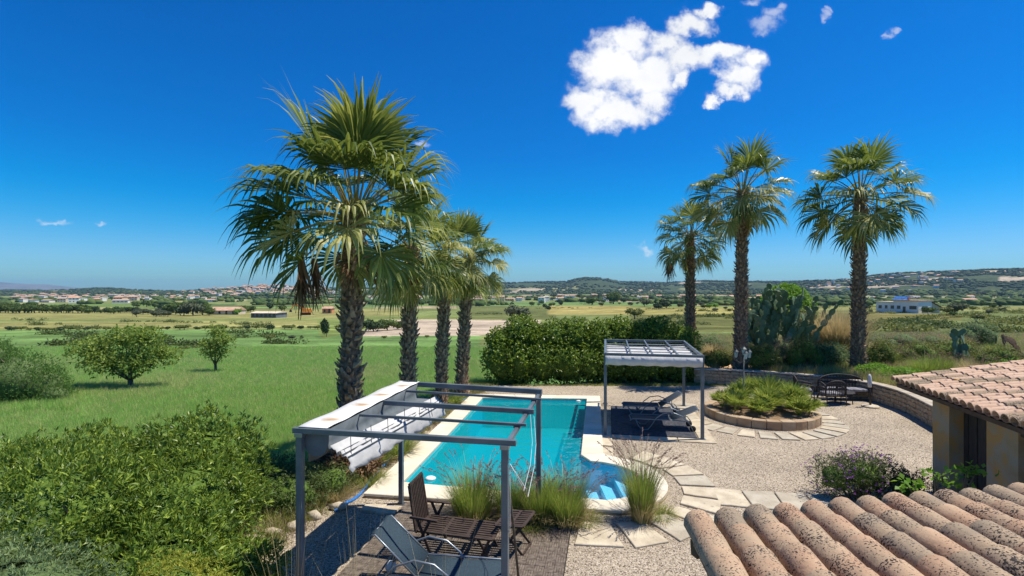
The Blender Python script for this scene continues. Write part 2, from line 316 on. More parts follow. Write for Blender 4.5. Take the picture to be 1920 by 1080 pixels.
m_cush = mat('striped_cushion', (.28,.27,.30), (.07,.07,.09), scale=9, rough=.9, stretch=(1,.1,.1))
m_lampg = mat('frosted_lamp_glass', (.22,.34,.36), (.34,.46,.48), scale=3, rough=.25, spec=.5)
m_hose = mat('blue_hose', (.03,.17,.50), (.05,.24,.6), scale=3, rough=.45)
m_orange = mat('orange_paint', (.75,.25,.03), (.8,.32,.05), scale=1, rough=.5)
m_rubber = mat('black_rubber', (.02,.02,.02), rough=.8)
m_flower = leafc('purple_flower', (.22,.04,.32), (.5,.22,.52), .3)
m_flowerleaf = leafc('flower_bush_leaf', (.04,.07,.02), (.15,.17,.06), .25)
m_cact = mat('cactus_pad', (.09,.15,.07), (.19,.25,.14), scale=5, rough=.55, island=True, spec=.4)
m_cactd = mat('withered_cactus', (.07,.045,.03), (.16,.10,.06), scale=4, rough=.9)
m_rock = mat('rock', (.38,.31,.22), (.52,.45,.35), scale=4, rough=.95, bump=.7)
m_whitep = mat('white_plastic', (.8,.8,.8), rough=.3)

# ------------------------------------------------------------------ ground sheet, coloured by crop
def ground():
    rows = np.concatenate([np.arange(-10, 60, .4), np.geomspace(60, 9500, 190)])
    s = np.linspace(-1, 1, 361)
    S, YY = np.meshgrid(s, rows)
    near = 1-sstep(YY, 20, 90); W = np.maximum(95, 1.35*YY)
    X = W*(near*(.22*S+.78*S**3)+(1-near)*S)
    Z = zter(X, YY)
    n = len(s); i, j = np.meshgrid(np.arange(len(rows)-1), np.arange(n-1), indexing='ij')
    a = (i*n+j).ravel(); Q = np.stack([a, a+1, a+n+1, a+n], 1)
    m = bpy.data.materials.new('farmland'); m.use_nodes = True; nt = m.node_tree; N = nt.nodes; L = nt.links; b = N['Principled BSDF']; b.inputs['Roughness'].default_value = 1; b.inputs['Specular IOR Level'].default_value = .1
    at = N.new('ShaderNodeAttribute'); at.attribute_name = 'crop'; tc = N.new('ShaderNodeTexCoord')
    def noise(sc, d, st):
        mp = N.new('ShaderNodeMapping'); mp.inputs['Scale'].default_value = st; L.new(tc.outputs['Object'], mp.inputs[0])
        q = N.new('ShaderNodeTexNoise'); q.inputs['Scale'].default_value = sc; q.inputs['Detail'].default_value = d; q.inputs['Roughness'].default_value = .6; L.new(mp.outputs[0], q.inputs['Vector']); return q.outputs['Fac']
    col = at.outputs['Color']
    for sc, st, lo, hi in ((.12,(.12,1,1),.68,1.34),(.7,(.1,1,1),.8,1.2),(.02,(1,1,1),.72,1.3),(.16,(1,1,1),.7,1.32),(2.2,(1,1,1),.7,1.3)):
        q = N.new('ShaderNodeMapRange'); L.new(noise(sc, 6, st), q.inputs[0]); q.inputs[1].default_value = .3; q.inputs[2].default_value = .7; q.inputs[3].default_value = lo; q.inputs[4].default_value = hi
        v = N.new('ShaderNodeVectorMath'); v.operation = 'SCALE'; L.new(col, v.inputs[0]); L.new(q.outputs[0], v.inputs['Scale']); col = v.outputs[0]
    L.new(col, b.inputs['Base Color'])
    bp = N.new('ShaderNodeBump'); bp.inputs['Strength'].default_value = .6; bp.inputs['Distance'].default_value = .1; L.new(noise(6, 5, (1,1,1)), bp.inputs['Height']); L.new(bp.outputs[0], b.inputs['Normal'])
    me = npmesh('ground', np.stack([X, YY, Z], -1).reshape(-1, 3), Q, m, True)
    # crop colours, decided by where each vertex lies (photo coordinates used as a map reference)
    px = HX+F*X/np.maximum(YY, 1); py = HY+F*(H-Z)/np.maximum(YY, 1)
    rng = np.random.default_rng(3)
    c = np.zeros(X.shape+(3,)); c[:] = (.12,.225,.055)
    def put(mask, col): c[mask] = col
    def band(y0, y1, x0, x1, col, sl=0): put((py > y0+sl*(px-x0)) & (py <= y1+sl*(px-x0)) & (px >= x0) & (px < x1) & (YY > 30), col)
    far = YY > 55
    put(far, (.16,.19,.06))
    # strips of fields on the plain
    for k in range(90):
        y0 = 545+rng.random()**1.5*34; x0 = rng.uniform(-300, 2200); wd = rng.uniform(60, 420); hh = rng.uniform(.8, 4)*(y0-540)/14
        col = [(.13,.19,.05),(.26,.24,.10),(.09,.13,.04),(.18,.2,.07),(.30,.24,.14),(.11,.17,.05)][rng.integers(6)]
        band(y0, y0+hh, x0, x0+wd, col)
    band(586, 619, -400, 760, (.235,.225,.075), -.006); band(600, 606, -400, 700, (.19,.21,.065), -.004)
    band(619, 700, -400, 900, (.13,.215,.06)); 
    band(592, 606, 640, 900, (.15,.18,.05))
    band(600, 631, 660, 1010, (.40,.32,.23), -.008)
    put((py > 600) & (py < 624-(px-660)*.2) & (px > 600) & (px < 740) & far, (.15,.19,.05))
    band(570, 600, 880, 1040, (.12,.135,.04)); band(566, 574, 900, 1300, (.13,.2,.06))
    band(573, 590, 1030, 1180, (.30,.25,.08)); band(576, 590, 1180, 1420, (.26,.23,.07)); band(590, 622, 1180, 1420, (.115,.12,.035))
    band(622, 660, 1180, 1420, (.15,.19,.06))
    band(574, 587, 1500, 2400, (.20,.20,.065)); band(566, 571, 1640, 2400, (.13,.17,.05)); band(587, 600, 1500, 1800, (.19,.17,.05)); band(583, 590, 1750, 2400, (.14,.17,.055)); band(600, 640, 1420, 2400, (.11,.13,.04))
    band(562.5, 564, 1700, 2100, (.4,.35,.26)); band(556, 557.5, 1500, 1980, (.36,.32,.24))
    yr = np.interp(px, YRt[:,0], YRt[:,1]); hill = YY > yr*.58
    put(hill, (.055,.075,.032))
    for k in range(75):                          # clearings and terraces on the hills
        x0 = rng.uniform(-100, 2000); t0 = rng.uniform(.62, .93); wd = rng.uniform(15, 80)
        if 1400 < x0: wd *= 1.2
        put(hill & (px > x0) & (px < x0+wd) & (YY/yr > t0) & (YY/yr < t0+.05), [(.30,.25,.17),(.2,.2,.09),(.38,.31,.22)][rng.integers(3)])
    put(hill & (px > 930) & (px < 1200) & (YY/yr > .75), (.05,.075,.035))
    put(hill & (px > 1835) & (px < 1925) & (YY/yr > .86) & (YY/yr < .905), (.42,.32,.22)); put(hill & (px > 1725) & (px < 1775) & (YY/yr > .76) & (YY/yr < .80), (.42,.34,.24))
    # near: green crop left, scrub right, bare soil beside the patio
    nearr = (X > 7.5) & (YY > 12) & (YY < 60); put(nearr, (.16,.16,.06))
    put((X > 7.5) & (YY > 40) & (YY < 60) & (px < 1420), (.15,.19,.06))
    d = poly_dist(X, YY, PATIO); put((d < 1.6) & (d > -9) & (X < 7.6) & (YY < 60), (.30,.23,.15)); put((np.abs(X-10.6) < 1.2) & (np.abs(YY-24.5) < 2.2), (.42,.28,.16))
    put((px < 160) & (px > -300) & (YY > 14) & (YY < 27), (.17,.13,.06))
    put((py > 655) & (py < 676) & (px > 400) & (px < 570) & (YY > 20), (.19,.17,.06))
    ca = me.color_attributes.new('crop', 'FLOAT_COLOR', 'POINT'); ca.data.foreach_set('color', np.concatenate([c, np.ones(X.shape+(1,))], -1).astype(np.float32).ravel())
    o = link('ground', me); tag(o, kind='structure'); return o
ground()

def mountains():
    pts = [(-260,541),(-120,531),(-40,530),(0,529),(25,531),(60,533),(90,533.5),(120,537),(140,539),(165,541.5),(200,545)]; Y = 8600; V = []; Q = []
    for i, (x, y) in enumerate(pts):
        for k, (dy, fz) in enumerate(((-900, 0), (-450, .6), (0, 1), (700, 0))):
            X = (x-HX)/F*Y; zz = H+(HY-y)*Y/F; V.append((X+(60 if k == 1 else 0)*math.sin(i*2.1), Y+dy, -25+(zz+25)*fz))
    for i in range(len(pts)-1):
        for k in range(3): a = i*4+k; Q.append((a, a+4, a+5, a+1))
    me = npmesh('mountains', V, Q, mat('mountain_rock', (.20,.19,.16), (.10,.12,.08), scale=.003, rough=1), True)
    tag(link('mountains', me), kind='structure')
mountains()

def blob_mesh_arrays(cs, rs, seed=0):
    """many small rough tree crowns as one array mesh (20 faces each)"""
    t = (1+5**.5)/2; ico = nrm(np.array([(-1,t,0),(1,t,0),(-1,-t,0),(1,-t,0),(0,-1,t),(0,1,t),(0,-1,-t),(0,1,-t),(t,0,-1),(t,0,1),(-t,0,-1),(-t,0,1)], float))
    fc = np.array([(0,11,5),(0,5,1),(0,1,7),(0,7,10),(0,10,11),(1,5,9),(5,11,4),(11,10,2),(10,7,6),(7,1,8),(3,9,4),(3,4,2),(3,2,6),(3,6,8),(3,8,9),(4,9,5),(2,4,11),(6,2,10),(8,6,7),(9,8,1)])
    rng = np.random.default_rng(seed); n = len(cs)
    V = ico[None]*np.asarray(rs)[:, None, :]*rng.uniform(.65, 1.25, (n, 12, 1)) + np.asarray(cs)[:, None, :]
    Q = fc[None] + (np.arange(n)*12)[:, None, None]
    return V.reshape(-1, 3), Q.reshape(-1, 3)
def far_woods():
    rng = np.random.default_rng(11); n = 21000
    px = rng.uniform(-250, 2150, n); yr = np.interp(px, YRt[:,0], YRt[:,1]); t = rng.uniform(.5, 1.015, n)**.8
    keep = rng.random(n) < np.where((px > 380) & (px < 640), .35, np.where(px > 1300, 1, .7)); px, yr, t = px[keep], yr[keep], t[keep]
    pat = np.sin(px*.043)+np.sin(px*.017+t*30)+np.sin(t*55+px*.01); k2 = (pat > -.6) | (t > .985); px, yr, t = px[k2], yr[k2], t[k2]
    Y = yr*t; X = (px-HX)/F*Y; r = rng.uniform(2.2, 6.5, len(X))*np.interp(Y, [500,2800], [.6,1.25])
    Z = zter(X, Y); V, Q = blob_mesh_arrays(np.stack([X, Y, Z+r*.35], 1), np.stack([r*1.3, r*1.3, r*rng.uniform(.5, .8, len(r))], 1), 5)
    tag(link('far_woodland', npmesh('far_woodland', V, Q, m_far)), 'dark woodland covering the far hills in patches', 'woodland', kind='stuff')
    # hedgerows and scrub scattered on the plain
    C0 = []; R0 = []
    for k in range(330):
        x0 = rng.uniform(-200, 2100); y0 = 547+rng.random()**1.6*26; L = int(rng.uniform(4, 26))
        for q in range(L):
            x = x0+q*rng.uniform(2, 7); p = T(x, y0+rng.normal(0, .35)); s = rng.uniform(.8, 2.6)*(.5+p.y/500) if p.y < 600 else rng.uniform(1.6, 4.5)
            C0.append((p.x, p.y, p.z+s*.5)); R0.append((s*1.25, s*1.25, s*rng.uniform(.6, 1.1)))
    V, Q = blob_mesh_arrays(C0, R0, 6)
    tag(link('plain_hedgerows', npmesh('plain_hedgerows', V, Q, m_far2)), 'broken hedgerows and scrub lining the far fields of the plain', 'hedgerows', kind='stuff')
far_woods()

# ------------------------------------------------------------------ foliage generators
def leafquads(Pn, D, Nn, L, Wd, droop=.12):
    S = nrm(np.cross(D, Nn)); U = nrm(np.cross(S, D)); L = L[:, None]; Wd = Wd[:, None]
    a = Pn; b = Pn+D*L*.45+S*Wd*.5+U*Wd*.1; c = Pn+D*L-np.array([0,0,1])*L*droop; d = Pn+D*L*.45-S*Wd*.5+U*Wd*.1
    V = np.stack([a, b, c, d], 1).reshape(-1, 3); n = len(Pn); Q = np.arange(n*4).reshape(n, 4); return V, Q
def crown_points(blobs, n, rng, shell=.3, zmin=None):
    B = np.array(blobs, float); c = B[:, :3]; r = B[:, 3:6]; wgt = (r[:,0]*r[:,1]+r[:,1]*r[:,2]+r[:,0]*r[:,2]); wgt /= wgt.sum()
    k = rng.choice(len(B), n, p=wgt); u = nrm(rng.normal(size=(n, 3))); u[:, 2] = np.abs(u[:, 2])*np.where(rng.random(n) < .72, 1, -1)
    rad = (1-shell*rng.random(n)**1.4)*(1+.1*np.sin(u[:,0]*9+k)*np.sin(u[:,1]*8)+.08*rng.normal(size=n)*.6)
    p = c[k]+u*r[k]*rad[:, None]
    keep = np.ones(n, bool)
    for i in range(len(B)):
        q = (p-c[i])/r[i]; keep &= (np.sum(q*q, 1) > .40) | (k == i)
    if zmin is not None: keep &= p[:, 2] > zmin
    return p[keep], nrm(u[keep]/r[k][keep]*r[k][keep].mean())
def foliage(blobs, n, L, Wd, rng, whorl=1, up=.3, spread=.8, droop=.12, shell=.3, zmin=None):
    p, u = crown_points(blobs, max(n//whorl, 1), rng, shell, zmin)
    if whorl > 1: 
        p = np.repeat(p, whorl, 0)+rng.normal(size=(len(p)*whorl, 3))*L*.12; u = np.repeat(u, whorl, 0)
    D = nrm(u*.6+rng.normal(size=p.shape)*spread+np.array([0, 0, up])); Nn = nrm(u+rng.normal(size=p.shape)*.5+np.array([0,0,.5]))
    l = L*rng.uniform(.6, 1.25, len(p)); wv = Wd*rng.uniform(.7, 1.2, len(p)); return leafquads(p, D, Nn, l, wv, droop)
def core(blobs, s, seed=1):
    rng = np.random.default_rng(seed); cs = []; rs = []
    mb = MB()
    for b in blobs:
        n, q = 10, 6; V = []
        for i in range(q+1):
            for j in range(n):
                th = math.pi*i/q; ph = 2*math.pi*j/n; k = s*rng.uniform(.82, 1.1); V.append((b[0]+b[3]*k*math.sin(th)*math.cos(ph), b[1]+b[4]*k*math.sin(th)*math.sin(ph), b[2]+b[5]*k*math.cos(th)))
        mb.add(V, [(i*n+j, i*n+(j+1)%n, (i+1)*n+(j+1)%n, (i+1)*n+j) for i in range(q) for j in range(n)])
    return mb
def sub(blobs, o): return [(b[0]-o[0], b[1]-o[1], b[2]-o[2], b[3], b[4], b[5]) for b in blobs]
def bush(name, label, cat, base, blobs, n, L, Wd, m, seed, whorl=1, corescale=.72, group=None, stems=5, **kw):
    """blobs in world coordinates; parts: foliage, stems"""
    rng = np.random.default_rng(seed); rd = random.Random(seed); root = thing(name, label, cat, base, 0, group)
    bl = sub(blobs, base); V, Q = foliage(bl, n, L, Wd, rng, whorl, **kw)
    fo = link('foliage', npmesh('foliage', V, Q, m), root)
    if corescale: core(bl, corescale, seed).build('shade_dark_crown_core', m_inner if m not in (m_olive, m_tam, m_brownsc) else m_inner2, root, True)  # solid filler core; its darker colour stands in for shade deep in the crown
    mb = MB()
    for k in range(stems):
        b = rd.choice(bl); e = Vector((b[0]+rd.uniform(-.4,.4)*b[3], b[1]+rd.uniform(-.4,.4)*b[4], b[2]+b[5]*.5)); s0 = Vector((e.x*.25+rd.uniform(-.1,.1), e.y*.25+rd.uniform(-.1,.1), 0)); h = max(e.z, .1)
        r0 = .012*h+.008; mb.tube([s0, s0.lerp(e, .5)+Vector((0,0,.1*h)), e], [r0*1.6, r0, r0*.4], 5)
    mb.build('stem', m_wood, root); return root
def tree(name, label, base, blobs, n, L, Wd, m, seed, trunk_r, fork, group=None, scale_limbs=1, **kw):
    rng = np.random.default_rng(seed); rd = random.Random(seed); root = thing(name, label, 'tree', base, 0, group); bl = sub(blobs, base)
    V, Q = foliage(bl, n, L, Wd, rng, **kw); link('crown', npmesh('crown', V, Q, m), root)
    t = MB(); t.tube([(0,0,-.1),(.03,0,fork*.5),(0,.02,fork)], [trunk_r*1.3, trunk_r, trunk_r*.85], 8); t.build('trunk', m_wood, root, True)
    for k, b in enumerate(bl):
        e = Vector((b[0], b[1], b[2]+b[5]*.1)); s = Vector((0,0,fork*.92)); mid = s.lerp(e, .5)+Vector((rd.uniform(-.15,.15), rd.uniform(-.15,.15), -.05*e.length))
        q = MB(); q.tube([s, mid, e], [trunk_r*.6, trunk_r*.38, trunk_r*.12], 6)
        for j in range(5):
            a = mid.lerp(e, rd.uniform(0,1)); f = a+Vector((rd.uniform(-1,1)*b[3], rd.uniform(-1,1)*b[4], rd.uniform(0,1)*b[5]))*.75; q.tube([a, a.lerp(f,.5)+Vector((0,0,.05)), f], [trunk_r*.2, trunk_r*.12, trunk_r*.05], 4)
        q.build('limb', m_wood, root, True)
    return root

def blades(cs, n, hgt, spread, width, rng, curl=.5, seg=3, rad=.1):
    """grass tussocks: n blades from each centre"""
    cs = np.repeat(np.asarray(cs, float).reshape(-1, 3), n, 0); N = len(cs); ph = rng.uniform(0, 2*np.pi, N); lean = rng.random(N)**.8*spread; h = hgt*rng.uniform(.55, 1.1, N)
    rr = rad*np.sqrt(rng.random(N)); out = np.stack([np.cos(ph), np.sin(ph), np.zeros(N)], 1); side = np.stack([-np.sin(ph), np.cos(ph), np.zeros(N)], 1)
    V = []
    for k in range(seg+1):
        t = k/seg; p = cs+out*rr[:, None]+out*(lean*h*(t*.55+curl*t**2.4))[:, None]+np.array([0,0,1])*(h*(t-.28*lean*curl*t**3))[:, None]
        wv = width*(1-t)**.7*(.55+.45*min(1, t*4)); wv = wv if k < seg else width*.06
        V.append(p-side*wv/2); V.append(p+side*wv/2)
    V = np.stack(V, 1); m = 2*(seg+1); base = (np.arange(N)*m)[:, None]
    Q = np.concatenate([base+np.array([[2*k, 2*k+1, 2*k+3, 2*k+2]]) for k in range(seg)], 0)
    tips = V[:, -2:].mean(1); return V.reshape(-1, 3), Q, tips, out, h
def join(parts):
    V = []; Q = []; o = 0
    for v, q in parts: V.append(v); Q.append(q+o); o += len(v)
    return np.concatenate(V), np.concatenate(Q)

def scatter(name, label, cat, pts, srcs, smin, smax, tilt=.15, seed=0):
    """geometry-nodes scatter of small meshes over given points (uncountable stuff only)"""
    me = bpy.data.meshes.new(name); pts = np.asarray(pts, np.float32); me.vertices.add(len(pts)); me.vertices.foreach_set('co', pts.ravel()); me.update()
    o = link(name, me); tag(o, label, cat, kind='stuff')
    ng = bpy.data.node_groups.new(name, 'GeometryNodeTree'); ng.interface.new_socket('Geometry', in_out='INPUT', socket_type='NodeSocketGeometry'); ng.interface.new_socket('Geometry', in_out='OUTPUT', socket_type='NodeSocketGeometry')
    N = ng.nodes; L = ng.links; gi = N.new('NodeGroupInput'); go = N.new('NodeGroupOutput')
    j = N.new('GeometryNodeGeometryToInstance'); jn = N.new('GeometryNodeJoinGeometry')
    for k, sme in enumerate(srcs):
        so_ = bpy.data.objects.new(name+'_source', sme); oi = N.new('GeometryNodeObjectInfo'); oi.inputs['Object'].default_value = so_; oi.inputs['As Instance'].default_value = True
        ip = N.new('GeometryNodeInstanceOnPoints'); L.new(gi.outputs[0], ip.inputs['Points']); L.new(oi.outputs['Geometry'], ip.inputs['Instance'])
        rn = N.new('FunctionNodeRandomValue'); rn.data_type = 'INT'; rn.inputs[4].default_value = 0; rn.inputs[5].default_value = len(srcs)-1; rn.inputs['Seed'].default_value = 5+seed
        cp = N.new('FunctionNodeCompare'); cp.data_type = 'INT'; cp.operation = 'EQUAL'; L.new(rn.outputs[2], cp.inputs[2]); cp.inputs[3].default_value = k; L.new(cp.outputs[0], ip.inputs['Selection'])
        rr = N.new('FunctionNodeRandomValue'); rr.data_type = 'FLOAT_VECTOR'; rr.inputs[0].default_value = (-tilt, -tilt, 0); rr.inputs[1].default_value = (tilt, tilt, 6.283); rr.inputs['Seed'].default_value = 9+seed; L.new(rr.outputs[0], ip.inputs['Rotation'])
        rs = N.new('FunctionNodeRandomValue'); rs.data_type = 'FLOAT'; rs.inputs[2].default_value = smin; rs.inputs[3].default_value = smax; rs.inputs['Seed'].default_value = 3+seed; L.new(rs.outputs[1], ip.inputs['Scale'])
        L.new(ip.outputs[0], jn.inputs[0])
    L.new(jn.outputs[0], go.inputs[0]); N.remove(j)
    o.modifiers.new('scatter', 'NODES').node_group = ng; return o

# ------------------------------------------------------------------ patio gravel
def gravel_mat():
    m = bpy.data.materials.new('gravel'); m.use_nodes = True; nt = m.node_tree; N = nt.nodes; L = nt.links; b = N['Principled BSDF']; b.inputs['Roughness'].default_value = .95; b.inputs['Specular IOR Level'].default_value = .15
    tc = N.new('ShaderNodeTexCoord'); v = N.new('ShaderNodeTexVoronoi'); v.inputs['Scale'].default_value = 58; L.new(tc.outputs['Object'], v.inputs['Vector'])
    sp = N.new('ShaderNodeSeparateColor'); L.new(v.outputs['Color'], sp.inputs[0])
    cr = N.new('ShaderNodeValToRGB'); L.new(sp.outputs[0], cr.inputs[0]); e = cr.color_ramp.elements
    e[0].color = (.15,.115,.08,1); e[1].color = (.62,.53,.42,1); e.new(.3).color = (.33,.265,.19,1); e.new(.65).color = (.46,.385,.29,1)
    n = N.new('ShaderNodeTexNoise'); n.inputs['Scale'].default_value = .55; n.inputs['Detail'].default_value = 7; L.new(tc.outputs['Object'], n.inputs['Vector'])
    q = N.new('ShaderNodeMapRange'); L.new(n.outputs['Fac'], q.inputs[0]); q.inputs[1].default_value = .3; q.inputs[2].default_value = .7; q.inputs[3].default_value = .74; q.inputs[4].default_value = 1.04
    s = N.new('ShaderNodeVectorMath'); s.operation = 'SCALE'; L.new(cr.outputs[0], s.inputs[0]); L.new(q.outputs[0], s.inputs['Scale']); L.new(s.outputs[0], b.inputs['Base Color'])
    bp = N.new('ShaderNodeBump'); bp.inputs['Strength'].default_value = .7; bp.inputs['Distance'].default_value = .012; bp.invert = True; L.new(v.outputs['Distance'], bp.inputs['Height']); L.new(bp.outputs[0], b.inputs['Normal'])
    return m
m_gravel = gravel_mat()
# pool outlines (world, metres)
IN = [Vector((-2.385,10.94)), Vector((-1.14,19.45)), Vector((2.87,19.26)), Vector((1.69,12.6))]     # water corners, the fourth where the steps begin
CC = Vector((1.72,11.15)); RI, RO = 1.16, 1.68
def arc(r, a0, a1, n): return [CC+Vector((math.cos(R(a0+(a1-a0)*k/n)), math.sin(R(a0+(a1-a0)*k/n))))*r for k in range(n+1)]
inner = [IN[0], IN[1], IN[2]] + [Vector((1.80,12.72)).lerp(Vector((1.78,12.5)),.0)] + arc(RI, 80, -82, 22) 
outer = [Vector((-3.06,10.32)), Vector((-1.62,20.1)), Vector((3.47,19.75)), Vector((2.34,12.85))] + arc(RO, 65, -78, 22)
inner[3] = Vector((1.75,12.75))
def gravel():
    inset = [Vector((p.x, p.y)) for p in outer]; mb = MB()
    import bmesh
    bm = bmesh.new()
    ov = [bm.verts.new((x, y, 0)) for x, y in PATIO]; iv = [bm.verts.new((p.x*.98+.01, p.y*.995+.05, 0)) for p in inset]
    oe = [bm.edges.new((ov[i], ov[(i+1) % len(ov)])) for i in range(len(ov))]; ie = [bm.edges.new((iv[i], iv[(i+1) % len(iv)])) for i in range(len(iv))]
    bmesh.ops.triangle_fill(bm, edges=oe+ie, use_beauty=True, use_dissolve=False)
    me = bpy.data.meshes.new('gravel_yard'); bm.to_mesh(me); bm.free(); me.materials.append(m_gravel)
    tag(link('gravel_yard', me), kind='structure')
    rng = np.random.default_rng(4); n = 90000; Y = 6+rng.random(n)**1.3*13; X = rng.uniform(-1.1, 1.1, n)*Y
    OU = np.array([(p.x, p.y) for p in outer]); k = (poly_dist(X, Y, PATIO) < -.1) & (poly_dist(X, Y, OU) > .05)
    X, Y = X[k], Y[k]; src = []
    for s in range(3):
        V, Q = blob_mesh_arrays([(0,0,0)], [(.011,.009,.005)], s); src.append(npmesh('pebble', V, Q, mat('pebble_%s' % 'abc'[s], [(.33,.27,.19),(.55,.47,.37),(.15,.11,.08)][s], [(.42,.35,.26),(.62,.54,.44),(.24,.19,.14)][s], scale=20, rough=.9)))
    scatter('gravel_pebbles', 'loose beige pebbles strewn over the yard', 'pebbles', np.stack([X, Y, np.full(len(X), .004)], 1), src, .5, 1.5, .3)
gravel()

# ------------------------------------------------------------------ swimming pool
def pool():
    root = thing('swimming_pool', 'rectangular turquoise swimming pool with pale stone coping and rounded steps', 'swimming pool', (0,0,0))
    n = len(inner); WZ = -.02; CZ = .10; BZ = -1.05
    # coping slabs: pieces between outer and inner outline
    def slab(a, b, c, d, nm='coping_stone'):
        mb = MB(); q = [Vector((p.x, p.y)) for p in (a, b, c, d)]; ce = sum(q, Vector((0,0)))/4; q = [ce+(p-ce)*(1-.004/max((p-ce).length, .01)) for p in q]
        mb.prism([(p.x, p.y) for p in q], .035, CZ); mb.build(nm, m_cope, root, bevel=.012)
    def run(i0, i1, o0, o1, k):
        for j in range(k):
            t0, t1 = j/k, (j+1)/k; slab(o0.lerp(o1, t0), o0.lerp(o1, t1), i0.lerp(i1, t1), i0.lerp(i1, t0))
    run(inner[0], inner[1], outer[0], outer[1], 11); run(inner[1], inner[2], outer[1], outer[2], 6); run(inner[2], inner[3], outer[2], outer[3], 9)
    ai = inner[4:]; ao = outer[4:]
    slab(inner[3], outer[3], ao[0], ai[0])
    for j in range(0, len(ai)-1, 2): slab(ai[j], ao[j], ao[min(j+2, len(ao)-1)], ai[min(j+2, len(ai)-1)])
    run(ai[-1], inner[0], ao[-1], outer[0], 8)
    mb = MB(); mb.prism([(p.x*.99, p.y+.02) for p in outer], -.3, .03); 
    # plinth ring (only sides matter) built as a wall strip
    pl = MB(); k = len(outer); V = [(p.x, p.y, -.25) for p in outer]+[(p.x, p.y, .033) for p in outer]+[(p.x, p.y, .033) for p in inner]; 
    pl.add(V, [(i, (i+1)%k, k+(i+1)%k, k+i) for i in range(k)]+[(k+i, k+(i+1)%k, 2*k+(i+1)%k, 2*k+i) for i in range(k)]); pl.build('plinth', m_plinth, root)
    mt = bpy.data.materials.new('pool_mosaic'); mt.use_nodes = True; nt = mt.node_tree; N = nt.nodes; L = nt.links; b = N['Principled BSDF']; b.inputs['Roughness'].default_value = .4
    tc = N.new('ShaderNodeTexCoord'); br = N.new('ShaderNodeTexBrick'); br.offset = 0; br.inputs['Scale'].default_value = 20; br.inputs['Brick Width'].default_value = .5; br.inputs['Row Height'].default_value = .5; br.inputs['Mortar Size'].default_value = .03
    br.inputs['Color1'].default_value = (.04,.48,.54,1); br.inputs['Color2'].default_value = (.08,.57,.63,1); br.inputs['Mortar'].default_value = (.2,.55,.6,1)
    L.new(tc.outputs['Object'], br.inputs['Vector']); L.new(br.outputs[0], b.inputs['Base Color'])
    ba = MB(); k = 4; M4 = [inner[0], inner[1], inner[2], inner[3], Vector((1.36,10.02))]
    k = len(M4); ba.add([(p.x, p.y, .034) for p in M4]+[(p.x, p.y, BZ) for p in M4], [(i, (i+1)%k, k+(i+1)%k, k+i) for i in range(k) if i != 3]+[tuple(range(k, 2*k))]); ba.build('basin', mt, root)
    # rounded step bay with straight risers
    sb = mat('blue_step_mosaic', (.14,.52,.74), (.22,.62,.82), scale=30, rough=.4)
    ai = [inner[3]]+ai+[Vector((1.36,10.02))]
    bay = MB(); k = len(ai); bay.add([(p.x, p.y, .034) for p in ai]+[(p.x, p.y, -.75) for p in ai], [(i, i+1, k+i+1, k+i) for i in range(k-1)]+[tuple(range(k, 2*k))]); bay.build('step_bay', sb, root)
    for q, (x0, z1) in enumerate(((1.80,-.60),(2.12,-.42),(2.44,-.24))):
        pts = [p for p in arc(RI-.01, 78, -78, 20) if p.x > x0]; yy = math.sqrt(max(RI**2-(x0-CC.x)**2, .01))-.02
        poly = [(x0, CC.y+yy)]+[(p.x, p.y) for p in pts]+[(x0, CC.y-yy)]
        s = MB(); s.prism(poly, -.76, z1); s.build('step', mat('pale_step_mosaic', (.30,.68,.86), (.42,.76,.9), scale=30, rough=.4) if q == 0 else bpy.data.materials['pale_step_mosaic'], root)
    wm = bpy.data.materials.new('pool_water'); wm.use_nodes = True; nt = wm.node_tree; N = nt.nodes; L = nt.links; N.clear(); out = N.new('ShaderNodeOutputMaterial')
    tr = N.new('ShaderNodeBsdfTransparent'); tr.inputs[0].default_value = (.42,.92,.96,1); gl = N.new('ShaderNodeBsdfGlossy'); gl.inputs['Roughness'].default_value = .03
    df = N.new('ShaderNodeBsdfDiffuse'); df.inputs[0].default_value = (.0,.35,.41,1)
    fr = N.new('ShaderNodeFresnel'); fr.inputs[0].default_value = 1.33; tc = N.new('ShaderNodeTexCoord'); nz = N.new('ShaderNodeTexNoise'); nz.inputs['Scale'].default_value = 2.6; nz.inputs['Detail'].default_value = 3; L.new(tc.outputs['Object'], nz.inputs['Vector'])
    bp = N.new('ShaderNodeBump'); bp.inputs['Strength'].default_value = .5; bp.inputs['Distance'].default_value = .04; L.new(nz.outputs[0], bp.inputs['Height']); L.new(bp.outputs[0], gl.inputs['Normal']); L.new(bp.outputs[0], fr.inputs['Normal'])
    m0 = N.new('ShaderNodeMixShader'); m0.inputs[0].default_value = .5; L.new(tr.outputs[0], m0.inputs[1]); L.new(df.outputs[0], m0.inputs[2])
    m1 = N.new('ShaderNodeMixShader'); L.new(fr.outputs[0], m1.inputs[0]); L.new(m0.outputs[0], m1.inputs[1]); L.new(gl.outputs[0], m1.inputs[2]); L.new(m1.outputs[0], out.inputs[0])
    wa = MB(); wa.add([(p.x, p.y, WZ) for p in M4], [tuple(range(4, -1, -1))]); wa.build('water_surface', wm, root)
    wc = wm.copy(); wc.name = 'shallow_water'; wc.node_tree.nodes['Mix Shader'].inputs[0].default_value = .04; wc.node_tree.nodes['Transparent BSDF'].inputs[0].default_value = (.62,.86,.96,1)
    wb = MB(); wb.add([(p.x, p.y, WZ) for p in ai], [tuple(range(len(ai)-1, -1, -1))]); wb.build('shallow_water', wc, root)
